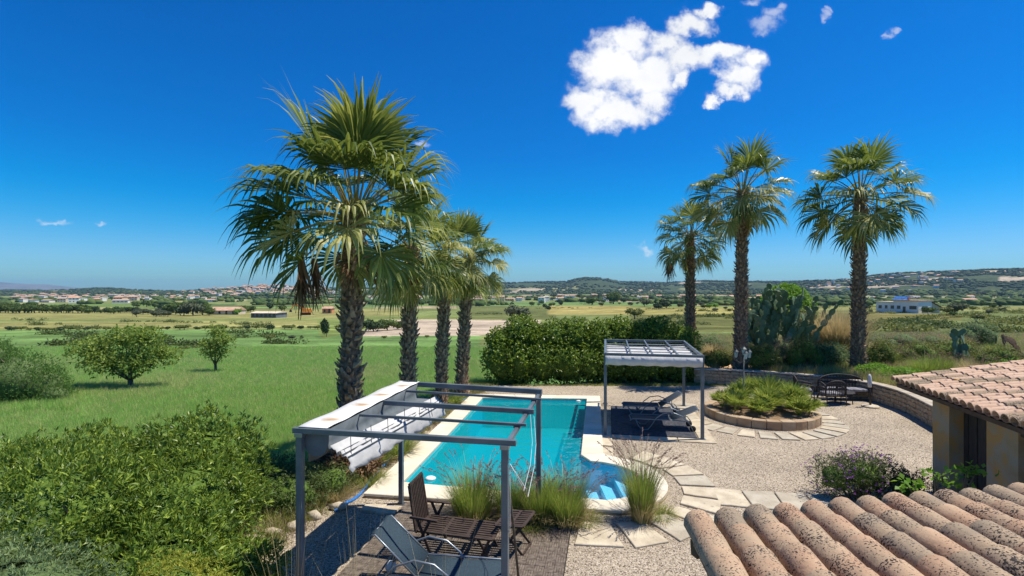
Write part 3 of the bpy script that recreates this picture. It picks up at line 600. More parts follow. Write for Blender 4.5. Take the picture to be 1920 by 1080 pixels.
    # fittings: skimmer floats and a pale waterline rim
    for (x, y) in ((807,898),(1084,752)):
        p = G(x, y, WZ); s = MB(); s.lathe([(.0,-.02),(.11,-.01),(.13,.02),(.08,.05),(.0,.06)], p, 12); tag(s.build('skimmer_float' , m_whitep, None, True), 'white float on the pool water near the '+('near left corner' if y > 800 else 'far right corner'), 'pool float')
pool()
def hose():
    pts = [G(628,958,.03), G(640,948,.03), G(664,936,.03), G(685,915,.03), G(712,880,.05), G(735,855,.04), G(765,825,.03), G(800,800,.03), G(850,762,.03), G(880,742,.03)]
    mb = MB(); fine = []
    for i in range(len(pts)-1):
        for k in range(4): fine.append(pts[i].lerp(pts[i+1], k/4)+Vector((.02*math.sin(i*3+k), 0, 0)))
    mb.tube(fine+[pts[-1]], .032, 8); tag(mb.build('hose', m_hose, None, True), 'blue hose lying along the left edge of the pool', 'hose')
hose()

# ------------------------------------------------------------------ paving
def quadstone(root, q, m, h=.035, z0=.0, rd=random, jit=.03):
    mb = MB(); q = [Vector((p[0]+rd.uniform(-jit,jit), p[1]+rd.uniform(-jit,jit))) for p in q]; c = sum(q, Vector((0,0)))/4; P8 = []
    for i in range(4):                           # uneven hand-cut outline
        a, b = q[i], q[(i+1)%4]; P8 += [a, a.lerp(b, .35)+Vector((rd.uniform(-1,1), rd.uniform(-1,1)))*jit*.4, a.lerp(b, .7)+Vector((rd.uniform(-1,1), rd.uniform(-1,1)))*jit*.4]
    mb.prism([(p.x, p.y) for p in P8], z0-.02, z0+h*rd.uniform(.8, 1.15)); return mb.build('paving_stone', m, root, bevel=.01)
def paving():
    rd = random.Random(5)
    root = tag(thing('stone_path', None, None), kind='structure')
    def pol(c, r, a): return (c[0]+r*math.cos(R(a)), c[1]+r*math.sin(R(a)))
    angs = [-104,-84,-67,-50,-36,-21,-6,9,24,39,52]
    for i, a in enumerate(angs[:-1]):
        b = angs[i+1]-2.2-(1.2 if i < 4 else 0); ro = 2.86 if i < 4 else 2.72; ri = 1.98 if i > 0 else 2.0
        quadstone(root, [pol(CC, ri, a), pol(CC, ro, a), pol(CC, ro, b), pol(CC, ri, b)], m_pave if i in (0,1,3,4,8) else (m_pave if i % 2 else m_paveg), rd=rd)
    o = Vector((4.28,10.75)); v = Vector((.98,-.16)).normalized(); u = Vector((.20,.98)).normalized()
    for k in range(6):
        a = o+v*(.62*k); quadstone(root, [a-u*.85+Vector((.0,0)), a+v*.59-u*.85, a+v*.59, a], m_pave if k == 0 else m_paveg, rd=rd)
    for (x0, y0, x1, y1, x2, y2, x3, y3) in ((1126,815,1147,818,1149,838,1126,836),(1126,839,1149,841,1150,858,1126,856),(1127,859,1155,861,1170,872,1130,866)):
        quadstone(root, [G(x0,y0).xy, G(x1,y1).xy, G(x2,y2).xy, G(x3,y3).xy], m_pave, jit=.01, rd=rd)
    r2 = tag(thing('planter_path', None, None), kind='structure'); c = (8.15,16.95)
    a = 198
    for i in range(15):
        st = 12.5; b = a+st-2.6
        quadstone(r2, [pol(c, 2.02, a), pol(c, 2.72-.1*(i > 10), a), pol(c, 2.72-.1*(i > 10), b), pol(c, 2.02, b)], m_paveg if i % 3 else m_pave, rd=rd, jit=.02); a += st
    for i in range(5):
        a0 = 130+i*13; quadstone(r2, [pol(c, 2.05, a0), pol(c, 2.8, a0), pol(c, 2.8, a0+11), pol(c, 2.05, a0+11)], m_paveg, rd=rd, jit=.02)
    q = tag(thing('block_edging', None, None), kind='structure')
    for (x, y) in ((700,955),(725,958),(770,962)):
        p = G(x, y); quadstone(q, [(p.x-.2,p.y-.13),(p.x+.2,p.y-.17),(p.x+.22,p.y+.12),(p.x-.18,p.y+.15)], m_plinth if x == 770 else m_pave, h=.05, rd=rd)
paving()

# ------------------------------------------------------------------ decks of wooden tiles
def tile_mesh(m):
    mb = MB(); s = .3; g = .006
    mb.box((0,0,.006), (s-.004, s-.004, .012))
    for i in (0,1):
        for j in (0,1):
            for k in range(4):
                c = -.075/1+ (k+.5)*.0375; w = .0375-g; l = .15-g
                cx, cy = (i-.5)*.15, (j-.5)*.15
                if (i+j) % 2: mb.box((cx, cy+c, .0225), (l, w, .019))
                else: mb.box((cx+c, cy, .0225), (w, l, .019))
    me = mb.mesh('deck_tile'); me.materials.append(m_under); me.materials.append(m)
    for i, p in enumerate(me.polygons): p.material_index = 0 if i < 6 else 1
    return me
def deck(name, label, o, ang, nx, ny, m, seed, z=.012):
    root = thing(name, label, 'deck', (o[0], o[1], z), ang); me = tile_mesh(m); rd = random.Random(seed); k = 0
    b = MB(); b.box((nx*.15, ny*.15, -.006), (nx*.3+.02, ny*.3+.02, .01)); b.build('base', m_under, root)
    for i in range(nx):
        for j in range(ny):
            link('deck_tile', me, root, (i*.3+.15, j*.3+.15, rd.uniform(0,.004)), (rd.uniform(-.006,.006), rd.uniform(-.006,.006), rd.uniform(-.01,.01))); k += 1
    return root
TH = math.atan2(-.19, 1)
deck('wooden_deck', 'weathered wooden deck tiles under the near pergola beside the pool', (-2.95,5.6), TH, 11, 15, m_slat, 3)
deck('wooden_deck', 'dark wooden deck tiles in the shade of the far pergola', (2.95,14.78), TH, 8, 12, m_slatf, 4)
def deck_border():
    r = tag(thing('deck_border', None, None), kind='structure'); e = Vector((.98,-.186)).normalized(); f = Vector((.186,.98)).normalized(); o = Vector((2.95,14.78)); rd = random.Random(3)
    for k in range(3): 
        a = o-e*.0+e*(.92*k); quadstone(r, [a-f*.36, a+e*.9-f*.36, a+e*.9-f*.03, a-f*.03], m_pave, rd=rd, jit=.008, h=.03)
    for k in range(4): 
        a = o+e*2.44-f*.36+f*(1.0*k); quadstone(r, [a, a+e*.42, a+e*.42+f*.98, a+f*.98], m_pave, rd=rd, jit=.008, h=.03)
    for k in range(2):
        a = o-e*.36-f*.36+f*(.62*k); quadstone(r, [a, a+e*.33, a+e*.33+f*.6, a+f*.6], m_pave, rd=rd, jit=.008, h=.03)
    for k in range(0):
        a = Vector((.42,6.7))+Vector((.15,.98))*(.62*k); quadstone(r, [a, a+Vector((.36,-.03)), a+Vector((.44,.55)), a+Vector((.09,.58))], m_pave, rd=rd, jit=.02, h=.012)
deck_border()
# ------------------------------------------------------------------ pergolas
def near_pergola():
    zt_ = 2.38; A, B, Cc, D = Vector((-2.825,6.69)), Vector((-.085,6.17)), Vector((.49,9.22)), Vector((-2.22,10.04))
    A3, B3, C3, D3 = [Vector((p.x, p.y, zt_)) for p in (A, B, Cc, D)]
    root = thing('pergola', 'grey steel pergola over the wooden loungers with its white canopy drawn to one side', 'pergola', (A.x, A.y, 0))
    off = Vector((A.x, A.y, 0)); e = (B3-A3).normalized(); f = (D3-A3).normalized()
    def bar(n, p, q, w, h, m=m_steel, up=(0,0,1)): MB().bar(p-off, q-off, w, h, up).build(n, m, root, bevel=.004); 
    for p in (A3, B3, C3, D3):
        bar('post', Vector((p.x, p.y, 0)), p-Vector((0,0,.045)), .085, .085, m_steel, e)
        s = MB(); s.box((p.x-off.x, p.y-off.y, .006), (.16,.16,.012), TH); s.build('foot_plate', m_steeld, root)
        s = MB(); s.box((p.x-off.x, p.y-off.y, zt_-.02), (.11,.11,.05), TH); s.build('corner_bracket', m_alu, root)
    bar('front_beam', A3-e*.10+Vector((0,0,.035)), B3+e*.14+Vector((0,0,.035)), .07, .07); bar('back_beam', D3+Vector((0,0,.035))-e*.05, C3+e*.06+Vector((0,0,.035)), .08, .09)
    bar('side_beam', B3+Vector((0,0,-.03)), C3+Vector((0,0,-.03)), .055, .06); bar('side_beam', A3+Vector((0,0,-.02)), D3+Vector((0,0,-.02)), .055, .06)
    for t, wv, hv in ((.27,.035,.04),(.52,.07,.075),(.80,.035,.04)):
        p = A3.lerp(D3, t)+e*.36; q = B3.lerp(C3, t)+e*.13; bar('rafter', p+Vector((0,0,.03)), q+Vector((0,0,.03)), wv, hv)
        s = MB(); c = B3.lerp(C3, t)-off; s.box((c.x, c.y, zt_+.01), (.09,.06,.05), TH); s.build('rail_clip', m_steeld, root)
    # canopy: flat white strip, hanging valance, gathered folds
    n = 40
    def strip(name, sec, m, smooth=True, t0=0, t1=1):
        mb = MB(); V = []; k = len(sec(0))
        for i in range(n+1):
            t = t0+(t1-t0)*i/n; p = A3.lerp(D3, t)-off
            for (s, z) in sec(t): V.append((p.x+e.x*s, p.y+e.y*s, z))
        mb.add(V, [(i*k+j, i*k+j+1, (i+1)*k+j+1, (i+1)*k+j) for i in range(n) for j in range(k-1)])
        o = mb.build(name, m, root, smooth); so_ = o.modifiers.new('thickness', 'SOLIDIFY'); so_.thickness = .006; return o
    mc = mat('stained_canvas', (.80,.78,.75), (.72,.70,.66), scale=2.5, rough=.9, bump=.1)
    nt = mc.node_tree; N = nt.nodes; L = nt.links; src = N['Principled BSDF'].inputs['Base Color'].links[0].from_socket
    tc = N.new('ShaderNodeTexCoord'); acc = None                 # rusty water stains, one over each rafter end
    for t in (.13,.40,.62,.86):
        c = A3.lerp(D3, t)-off+e*(.2 if t < .8 else .24)
        s = N.new('ShaderNodeVectorMath'); s.operation = 'DISTANCE'; L.new(tc.outputs['Object'], s.inputs[0]); s.inputs[1].default_value = (c.x, c.y, zt_+.085)
        if acc is None: acc = s.outputs['Value']
        else:
            mn = N.new('ShaderNodeMath'); mn.operation = 'MINIMUM'; L.new(acc, mn.inputs[0]); L.new(s.outputs['Value'], mn.inputs[1]); acc = mn.outputs[0]
    nz = N.new('ShaderNodeTexNoise'); nz.inputs['Scale'].default_value = 9; L.new(tc.outputs['Object'], nz.inputs['Vector'])
    ad = N.new('ShaderNodeMath'); ad.operation = 'MULTIPLY_ADD'; L.new(nz.outputs['Fac'], ad.inputs[0]); ad.inputs[1].default_value = .12; L.new(acc, ad.inputs[2])
    q = N.new('ShaderNodeMapRange'); L.new(ad.outputs[0], q.inputs[0]); q.inputs[1].default_value = .24; q.inputs[2].default_value = .11
    mm = N.new('ShaderNodeMixRGB'); L.new(q.outputs[0], mm.inputs[0]); L.new(src, mm.inputs[1]); mm.inputs[2].default_value = (.42,.29,.17,1); L.new(mm.outputs[0], N['Principled BSDF'].inputs['Base Color'])
    strip('canopy_strip', lambda t: [(-.045, zt_+.02), (-.03, zt_+.085+.008*math.sin(t*19)), (.18, zt_+.078+.008*math.sin(t*23+1)), (.39, zt_+.085+.006*math.sin(t*31))], mc)
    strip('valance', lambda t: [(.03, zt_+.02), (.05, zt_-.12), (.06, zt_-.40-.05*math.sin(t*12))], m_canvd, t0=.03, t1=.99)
    en = MB(); pts = [(.02, zt_)]+[(.2-.19*math.cos(math.pi*k/12), zt_-.02-.30*math.sin(math.pi*k/12)**.7) for k in range(13)]+[(.38, zt_)]
    b = A3.lerp(D3, .015)-off; en.add([(b.x+e.x*s, b.y+e.y*s, z) for s, z in pts], [tuple(range(len(pts)))]); en.build('end_flap', m_canvd, root)
    def folds(t):
        s0 = .42+.38*t; w_ = 1.0-.4*t; j = .014*math.sin(t*47)+.012*math.sin(t*83+1); q = .02*math.sin(t*61)
        return [(s0-.03*w_, 2.21), (s0+.02*w_, 2.15+j), (s0+.05*w_, 2.16), (s0+.08*w_, 2.10-j), (s0+.12*w_, 2.14+j), (s0+.15*w_, 2.08), (s0+.20*w_, 2.11-j), (s0+.23*w_, 2.06),
                (s0+(.25+q)*w_, 2.00), (s0+(.26-q)*w_, 1.93), (s0+(.27+1.4*q)*w_, 1.87+.012*math.sin(t*33)), (s0+(.25+q)*w_, 1.84+.02*math.sin(t*17))]
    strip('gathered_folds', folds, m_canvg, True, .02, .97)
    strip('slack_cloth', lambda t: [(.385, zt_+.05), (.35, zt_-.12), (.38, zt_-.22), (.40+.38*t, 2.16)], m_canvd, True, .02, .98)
    for dz, ds in ((0,.08),(0,.15),(-.04,.23)):      # stiffening rods in the folded cloth
        p0 = A3.lerp(D3, .02)-off; p1 = A3.lerp(D3, .97)-off; z = {.08:2.125,.15:2.10,.23:2.075}[ds]
        s0a, s0b = .42+.38*.02+ds, .42+.38*.97+ds*.61
        MB().bar(Vector((p0.x+e.x*s0a, p0.y+e.y*s0a, z)), Vector((p1.x+e.x*s0b, p1.y+e.y*s0b, z)), .014, .016).build('rod', m_steeld, root)
    for t in (.05,.2,.34,.5,.66,.8,.95):
        s0 = .42+.38*t+.2*(1-.4*t); p = A3.lerp(D3, t)-off; MB().tube([(p.x+e.x*s0, p.y+e.y*s0, 2.34), (p.x+e.x*(s0+.01), p.y+e.y*(s0+.01), 2.1), (p.x+e.x*(s0+.04), p.y+e.y*(s0+.04), 1.95)], .005, 4).build('hanging_strap', m_steeld, root)
    # loose pull cords hanging from the right rail
    mb = MB(); c = B3.lerp(C3, .5)+e*.08
    for k in range(2):
        a = c+Vector((.05*k, -.1*k, 0)); mb.tube([a, a+Vector((.02,-.25,-.35)), a+Vector((-.02,-.5,-.6)), a+Vector((-.12,-.8-.1*k,-.85)), a+Vector((-.16,-1.5,-.5)), B3+Vector((.06,.06,-.25)), B3+Vector((.06,.03,-.9-.2*k))], .0035, 4)
    tag(mb.build('pull_cord', m_whitep), 'thin white pull cords hanging off the near pergola beam', 'cord')
    # leaning pole
    p = G(973,1092); q = P(946,850,6.32); mb = MB(); mb.tube([p, p.lerp(q,.5)+Vector((.01,0,0)), q], [.018,.017,.014], 7); tag(mb.build('wooden_pole', m_wood, None, True), 'thin brown pole leaning on the front right pergola post', 'pole')
near_pergola()
def far_pergola():
    zt_ = 2.38; A, B, Cc, D = [P(x, y, 0) if 0 else Vector(((x-HX)/F*Y, Y, zt_)) for x, y, Y in ((1135,664,14.75),(1317,668,14.25),(1282,640,18.3),(1135,638,18.75))]
    root = thing('pergola', 'pale grey pergola with folded blue grey canopy over two sun loungers', 'pergola', (A.x, A.y, 0)); off = Vector((A.x, A.y, 0)); e = (B-A).normalized(); f = (D-A).normalized()
    def bar(n, p, q, w, h, m=m_steel, up=(0,0,1)): return MB().bar(p-off, q-off, w, h, up).build(n, m, root, bevel=.004)
    for p in (A, B, Cc, D):
        bar('post', Vector((p.x, p.y, 0)), p-Vector((0,0,.04)), .09, .09, m_steel, e); s = MB(); s.box((p.x-off.x, p.y-off.y, .02), (.17,.17,.04), TH); s.build('foot_plate', m_alu, root)
    for n_, p, q in (('front_beam', A, B), ('side_beam', B, Cc), ('back_beam', Cc, D), ('side_beam', D, A)): bar(n_, p-(q-p).normalized()*.05, q+(q-p).normalized()*.05, .07, .09)
    for t in (.27,.5,.76): bar('rafter', A.lerp(B, t)+Vector((0,0,.02)), D.lerp(Cc, t)+Vector((0,0,.02)), .045, .05)
    # folded canopy: a row of cloth pleats running left to right, hung under the frame
    pl = MB(); n = 30; K = 33; V = []
    for i in range(n+1):
        a = A.lerp(B, .015+.97*i/n)-off; b = D.lerp(Cc, .015+.97*i/n)-off
        for k in range(K):
            t = k/(K-1)*.86; p = a.lerp(b, t); V.append((p.x, p.y, zt_-.13+.065*math.sin(k*math.pi/2+.4)-.05*(1-abs(2*(i/n)-1)**2)*.6))
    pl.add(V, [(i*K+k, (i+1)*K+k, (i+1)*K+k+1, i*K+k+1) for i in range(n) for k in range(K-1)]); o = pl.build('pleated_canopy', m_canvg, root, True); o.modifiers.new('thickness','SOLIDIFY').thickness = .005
    fr = MB(); V = []
    for i in range(n+1):
        a = A.lerp(B, i/n)-off; s = math.sin(i*1.9)*.02+.01*math.sin(i*4.1); V += [(a.x-f.x*.055, a.y-f.y*.055, zt_-.03), (a.x-f.x*(.07+s), a.y-f.y*(.07+s), zt_-.16), (a.x-f.x*.05, a.y-f.y*.05, zt_-.30+.012*math.sin(i*1.3))]
    fr.add(V, [(i*3+k, (i+1)*3+k, (i+1)*3+k+1, i*3+k+1) for i in range(n) for k in (0,1)]); o = fr.build('front_valance', m_canvg, root, True); o.modifiers.new('thickness','SOLIDIFY').thickness = .005
    for t in (.12,.3,.48,.66,.84):
        bar('rod', A.lerp(D, t)+Vector((0,0,-.055))+e*.03, B.lerp(Cc, t)+Vector((0,0,-.055))-e*.03, .03, .03, m_alu)
        for s in (.27,.5,.76): 
            c = A.lerp(D, t).lerp(B.lerp(Cc, t), s)-off; m = MB(); m.box((c.x, c.y, zt_-.03), (.05,.05,.05), TH); m.build('rail_clip', m_steeld, root)
far_pergola()

# ------------------------------------------------------------------ loungers, tables
def sling_lounger(label, loc, rz, back, m, group=None, seat=1.15):
    r = thing('sun_lounger', label, 'sun lounger', loc, rz, group); w = .60; z = .33; bl = .80; ca, sa = math.cos(back), math.sin(back)
    def sheet(pts, y0, y1, n=6):
        mb = MB(); k = len(pts); V = []
        for i in range(n+1):
            y = y0+(y1-y0)*i/n; s = -.018*(1-(2*i/n-1)**2); V += [(px, y, pz+s) for px, pz in pts]
        mb.add(V, [(i*k+j, i*k+j+1, (i+1)*k+j+1, (i+1)*k+j) for i in range(n) for j in range(k-1)]); return mb
    o = sheet([(0,z),(seat*.33,z-.012),(seat*.66,z-.014),(seat,z),(seat+.06,z-.05)], -w/2+.02, w/2-.02).build('seat', m, r, True); o.modifiers.new('t','SOLIDIFY').thickness = .006
    top = (-ca*bl, z+sa*bl); o = sheet([(-.01,z+.005),(-ca*bl*.5-.01,z+sa*bl*.5-.012),top,(top[0]-.05*ca-.03, top[1]+.0)], -w/2+.02, w/2-.02).build('backrest', m, r, True); o.modifiers.new('t','SOLIDIFY').thickness = .006
    for s in (-1,1):
        y = s*w/2
        q = MB(); q.tube([(top[0]-.05, y, top[1]-.02),(top[0],y,top[1]),(-.02,y,z+.01)], .014, 8); q.build('backrest_rail', m_alu, r, True)
        q = MB(); q.tube([(-.55,y,z-.02),(0,y,z),(seat*.5,y,z),(seat,y,z),(seat+.05,y,z-.03),(seat+.07,y*.92,z-.07)], .016, 8); q.build('side_rail', m_alu, r, True)
        q = MB(); q.tube([(-.62,y*1.06,.02),(-.50,y*1.08,.25),(-.30,y*1.1,.46),(-.02,y*1.12,.57),(.26,y*1.1,.53),(.46,y*1.08,.38),(.60,y*1.05,.16),(.70,y*1.05,.03),(.86,y*1.05,.015),(.98,y*1.04,.12),(1.06,y,z-.02)], .016, 8); q.build('arm_loop', m_alu, r, True)
        q = MB(); q.tube([(-.45,y,.30),(-.62,y,.10)], .014, 6); q.build('rear_leg', m_alu, r, True)
        q = MB(); prof = [(.0,-.02),(.085,-.02),(.095,0),(.085,.02),(.0,.02)]; n = 14; V = [(-.60+a*math.cos(2*math.pi*k/n), y*1.0+b*s, .095+a*math.sin(2*math.pi*k/n)) for a, b in prof for k in range(n)]
        q.add(V, [(i*n+k, i*n+(k+1)%n, (i+1)*n+(k+1)%n, (i+1)*n+k) for i in range(4) for k in range(n)]); q.build('wheel', m_whitep if 'near' in label else m_rubber, r, True)
        q = MB(); q.tube([(-ca*bl*.55,y*.9,z+sa*bl*.55),(-.38,y*.9,.30)], .01, 5); q.build('backrest_stay', m_alu, r)
    q = MB(); q.tube([(top[0]-.05,-w/2,top[1]-.02),(top[0]-.05,w/2,top[1]-.02)], .013, 7); q.tube([(-.55,-w/2,z-.02),(-.55,w/2,z-.02)], .013, 7); q.tube([(seat+.05,-w/2*.95,z-.05),(seat+.05,w/2*.95,z-.05)], .013, 7); q.build('cross_rail', m_alu, r, True)
    return r
sling_lounger('grey mesh sun lounger on the deck, nearest the camera under the near pergola', (-1.27,7.16,.03), math.atan2(-.14,1), R(42), m_sling, seat=1.12)
sling_lounger('dark mesh sun lounger at the back of the far pergola, foot towards the pool', (5.0,17.05,.03), R(172), R(33), m_slingd, 'loungers under the far pergola')
sling_lounger('dark mesh sun lounger at the front of the far pergola, in full view', (4.85,15.35,.03), R(171), R(24), m_slingd, 'loungers under the far pergola')

def slatted(root, name, org, ax, ay, nx, wid, length, m, frame=.045, cross=()):
    """frame with nx slats running along ax, as separate pieces"""
    ax = Vector(ax).normalized(); ay = Vector(ay).normalized(); up = ax.cross(ay); org = Vector(org)
    for s in (0,1): MB().bar(org+ay*s*wid, org+ay*s*wid+ax*length, frame, .03, up).build(name+'_rail', m, root, bevel=.004)
    for s in [0,1]+list(cross): MB().bar(org+ax*length*s+ay*.0, org+ax*length*s+ay*wid, frame, .028, up).build(name+'_crosspiece', m, root, bevel=.004)
    for k in range(nx):
        y = (k+1)/(nx+1)*wid; MB().bar(org+ay*y, org+ay*y+ax*length, wid/(nx+1)*.62, .014, up).build('slat', m, root)
def steamer():
    r = thing('wooden_lounger', 'dark wooden slatted lounger with upright back beside the tall grass', 'sun lounger', (-1.52,8.02,.035), math.atan2(-.19,1)); W = .56; z = .40
    slatted(r, 'seat', (.02,0,z), (1,0,-.03), (0,1,0), 7, W, 1.22, m_teak, .05, (.34,.66))
    ax = Vector((-.16,0,1)).normalized(); slatted(r, 'backrest', (-.02,0,z-.02), ax, (0,1,0), 8, W, .74, m_teak, .05)
    for s in (0,1):
        y = -.055 if s == 0 else W+.055
        MB().bar((-.10,y,z+.23),(.36,y,z+.21), .06, .025).build('armrest', m_teak, r, bevel=.006)
        MB().bar((.02,y,z+.22),(.28,y,0), .045, .022, (0,1,0)).build('leg', m_teak, r, bevel=.003); MB().bar((.24,y,z+.21),(-.06,y,0), .045, .022, (0,1,0)).build('leg', m_teak, r, bevel=.003)
        y2 = .03 if s == 0 else W-.03
        MB().bar((1.20,y2,z-.03),(1.02,y2,0), .04, .022, (0,1,0)).build('foot_leg', m_teak, r, bevel=.003); MB().bar((.98,y2,z-.03),(1.20,y2,0), .04, .022, (0,1,0)).build('foot_leg', m_teak, r, bevel=.003)
    MB().bar((1.11,.0,.18),(1.11,W,.18), .03, .03).build('leg_rail', m_teak, r)
steamer()
def side_table():
    r = thing('side_table', 'small folding dark wood table at the foot of the wooden lounger', 'table', (-.27,7.98,.035), math.atan2(-.12,1)); z = .50
    slatted(r, 'top', (0,0,z), (1,0,0), (.25,.97,0), 7, .58, .44, m_teak, .045, (.5,))
    for y in (.08,.46):
        xo = y*.25
        MB().bar((.02+xo,y,z-.02),(.42+xo,y,0), .035, .02, (0,1,0)).build('leg', m_teak, r); MB().bar((.42+xo,y,z-.02),(.02+xo,y,0), .035, .02, (0,1,0)).build('leg', m_teak, r)
    MB().bar((.44,.08,.02),(.53,.46,.02), .03, .02).build('stretcher', m_teak, r)
side_table()

# ------------------------------------------------------------------ wicker seats by the wall
def wicker(kind, label, loc, rz, wd):
    r = thing(kind, label, 'sofa' if wd > 1 else 'armchair', loc, rz); z = .38; d = .58; bh = .92
    q = MB(); q.box((0,0,z-.03), (wd,d,.05)); q.build('seat', m_wick, r, bevel=.01)
    for k in range(2 if wd > 1 else 1):
        q = MB(); n = 2 if wd > 1 else 1; x = (k+.5)/n*wd-wd/2; q.box((x,-.02,z+.035), (wd/n-.06,d-.08,.07), taper=.93); q.build('cushion', m_cush, r, bevel=.02)
    # curved back: hoop with uprights and woven bands
    def hoop(t, h): a = math.pi*t; x = -math.cos(a)*wd/2*1.08; return Vector((x, d/2+.06-.10*abs(math.cos(a))**2-.0, z+(h-z)*(math.sin(a)**.45)))
    pts = [hoop(i/18, bh) for i in range(19)]; q = MB(); q.tube(pts, .032, 6); q.build('back_hoop', m_wick, r, True)
    nb = 13 if wd > 1 else 8
    for k in range(nb):
        t = (k+1)/(nb+1); x = -wd/2+wd*t; a = math.acos(max(-1,min(1,-x/(wd/2*1.08)))); top = z+(bh-z)*(math.sin(a)**.45)
        q = MB(); q.tube([(x,d/2-.0,z),(x,d/2+.04,top)], .014, 4); q.build('spindle', m_wick, r)
    for h in (.62,.78):
        q = MB(); q.bar((-wd/2*.95,d/2+.03,h),(wd/2*.95,d/2+.03,h), .014, .09); q.build('woven_band', m_wick, r)
    for s in (-1,1):
        x = s*wd/2*1.04; q = MB(); q.tube([(x,d/2,z+.24),(x*1.03,0,z+.27),(x*1.03,-d/2,z+.22),(x,-d/2-.02,z)], .032, 6); q.build('armrest', m_wick, r, True)
        for k in range(5):
            y = -d/2+.06+k*.11; q = MB(); q.tube([(x*.99,y,z),(x*1.02,y,z+.24)], .008, 4); q.build('spindle', m_wick, r)
        for y in (-d/2,d/2): q = MB(); q.tube([(x*.95,y,z),(x,y*1.08,0)], .018, 6); q.build('leg', m_wick, r, True)
    q = MB(); q.tube([(-wd/2*.9,-d/2,.15),(wd/2*.9,-d/2,.15)], .01, 4); q.tube([(-wd/2*.9,d/2,.15),(wd/2*.9,d/2,.15)], .01, 4); q.build('stretcher', m_wick, r); return r
wicker('wicker_sofa', 'wide black wicker sofa with striped cushions against the stone wall', (12.95,19.55,0), R(-8), 1.55)
wicker('wicker_armchair', 'black wicker armchair left of the sofa facing right', (11.35,19.5,0), R(68), .66)
wicker('wicker_armchair', 'black wicker armchair in front of the sofa with its rounded back to the camera', (11.95,18.75,0), R(180), .70)
def low_table():
    r = thing('coffee_table', 'low dark wicker table between the armchairs and sofa', 'table', (12.5,18.9,0)); q = MB(); q.lathe([(.36,.40),(.38,.42),(.36,.44)], n=20); q.build('top', m_wick, r)
    for k in range(4): q = MB(); q.tube([(.27*math.cos(k*1.57+.7),.27*math.sin(k*1.57+.7),.40),(.3*math.cos(k*1.57+.7),.3*math.sin(k*1.57+.7),0)], .018, 6); q.build('leg', m_wick, r)
low_table()
def parasol():
    p = G(1632,763); r = thing('parasol_base', 'round stone parasol base with a short dark pole and folded pale cover', 'parasol base', p); q = MB(); q.lathe([(.28,0),(.29,.03),(.26,.06),(.07,.08)], n=20); q.build('foot', m_pave, r, True)
    q = MB(); q.tube([(0,0,.05),(-.03,0,1.0)], .035, 8); q.build('pole', m_wick, r, True); q = MB(); q.tube([(-.028,0,.72),(-.03,0,.9),(-.03,0,1.12),(-.03,0,1.2)], [.06,.075,.06,.02], 8); q.build('cover', m_canvg, r, True)
parasol()

# ------------------------------------------------------------------ round planter with lamp and dwarf palms
PC = Vector((8.4,16.95))
def planter():
    r = thing('planter', 'round raised flower bed ringed by orange brown stone blocks', 'planter', (PC.x, PC.y, 0)); rd = random.Random(4); n = 26
    for k in range(n):
        a0 = 2*math.pi*k/n+.004; a1 = 2*math.pi*(k+1)/n-.004; q = MB(); ro, ri = 1.76+rd.uniform(-.01,.01), 1.50; am = (a0+a1)/2
        q.prism([(ri*math.cos(a0),ri*math.sin(a0)),(ro*math.cos(a0),ro*math.sin(a0)),(ro*1.004*math.cos(am),ro*1.004*math.sin(am)),(ro*math.cos(a1),ro*math.sin(a1)),(ri*math.cos(a1),ri*math.sin(a1))], -.02, .27+rd.uniform(-.008,.008)); q.build('stone_block', m_planter, r, bevel=.012)
    q = MB(); q.lathe([(1.52,0),(1.52,.23),(.5,.30)], n=24); q.build('soil', m_soil, r)
planter()
def fan_leaf(mb_parts, c, d, s, rng):
    """one small palmate fan as narrow blades"""
    pass
def dwarf_palms():
    rng = np.random.default_rng(8); rd = random.Random(8)
    spots = [(-1.0,-.35,.62,'low pale tufted clump at the left end of the planter'),(-.55,.35,.75,'green clump behind the lamp post in the planter'),(.0,-.5,.8,'bushy dwarf palm at the front middle of the planter'),(.45,.35,1.0,'tallest fan leaved dwarf palm at the back of the planter'),(.95,-.3,.82,'spreading dwarf palm leaning over the right rim of the planter'),(-.45,-.9,.5,'small trailing clump on the front rim of the planter'),(.75,-.95,.6,'yellowing low clump by the right front rim of the planter'),(-1.2,.25,.65,'feathery clump at the back left rim of the planter'),(1.25,.35,.8,'arching dwarf palm at the far right rim of the planter'),(.1,.9,.9,'dwarf palm at the back rim of the planter'),(1.2,-.75,.55,'yellow green clump spilling over the right front rim')]
    for (dx, dy, h, lab) in spots:
        root = thing('dwarf_palm', lab, 'plant', (PC.x+dx, PC.y+dy, .25), rd.uniform(0,6)); nf = 40; parts = []
        for k in range(nf):
            az = rd.uniform(0,6.28); el = rd.uniform(.6,1.52); L = h*rd.uniform(.65,1.12); d = np.array([math.cos(az)*math.cos(el), math.sin(az)*math.cos(el), math.sin(el)]); base = d*L*.6
            s = nrm(np.cross(d, np.array([0,0,1.0]))); m = 13; th = np.linspace(-1.15, 1.15, m)
            D = nrm(np.cos(th)[:,None]*d+np.sin(th)[:,None]*s+rng.normal(size=(m,3))*.05); Pn = np.repeat(base[None], m, 0); parts.append(leafquads(Pn, D, np.repeat(nrm(np.cross(s, d))[None], m, 0), np.full(m, L*.62)*rng.uniform(.8,1.1,m), np.full(m, .036), .12))
            V = np.array([[0,0,0],[.012,0,0],base+[.006,0,0],base]); parts.append((V, np.array([[0,1,2,3]])))
        V, Q = join(parts); link('fronds', npmesh('fronds', V, Q, m_cyc), root)
dwarf_palms()
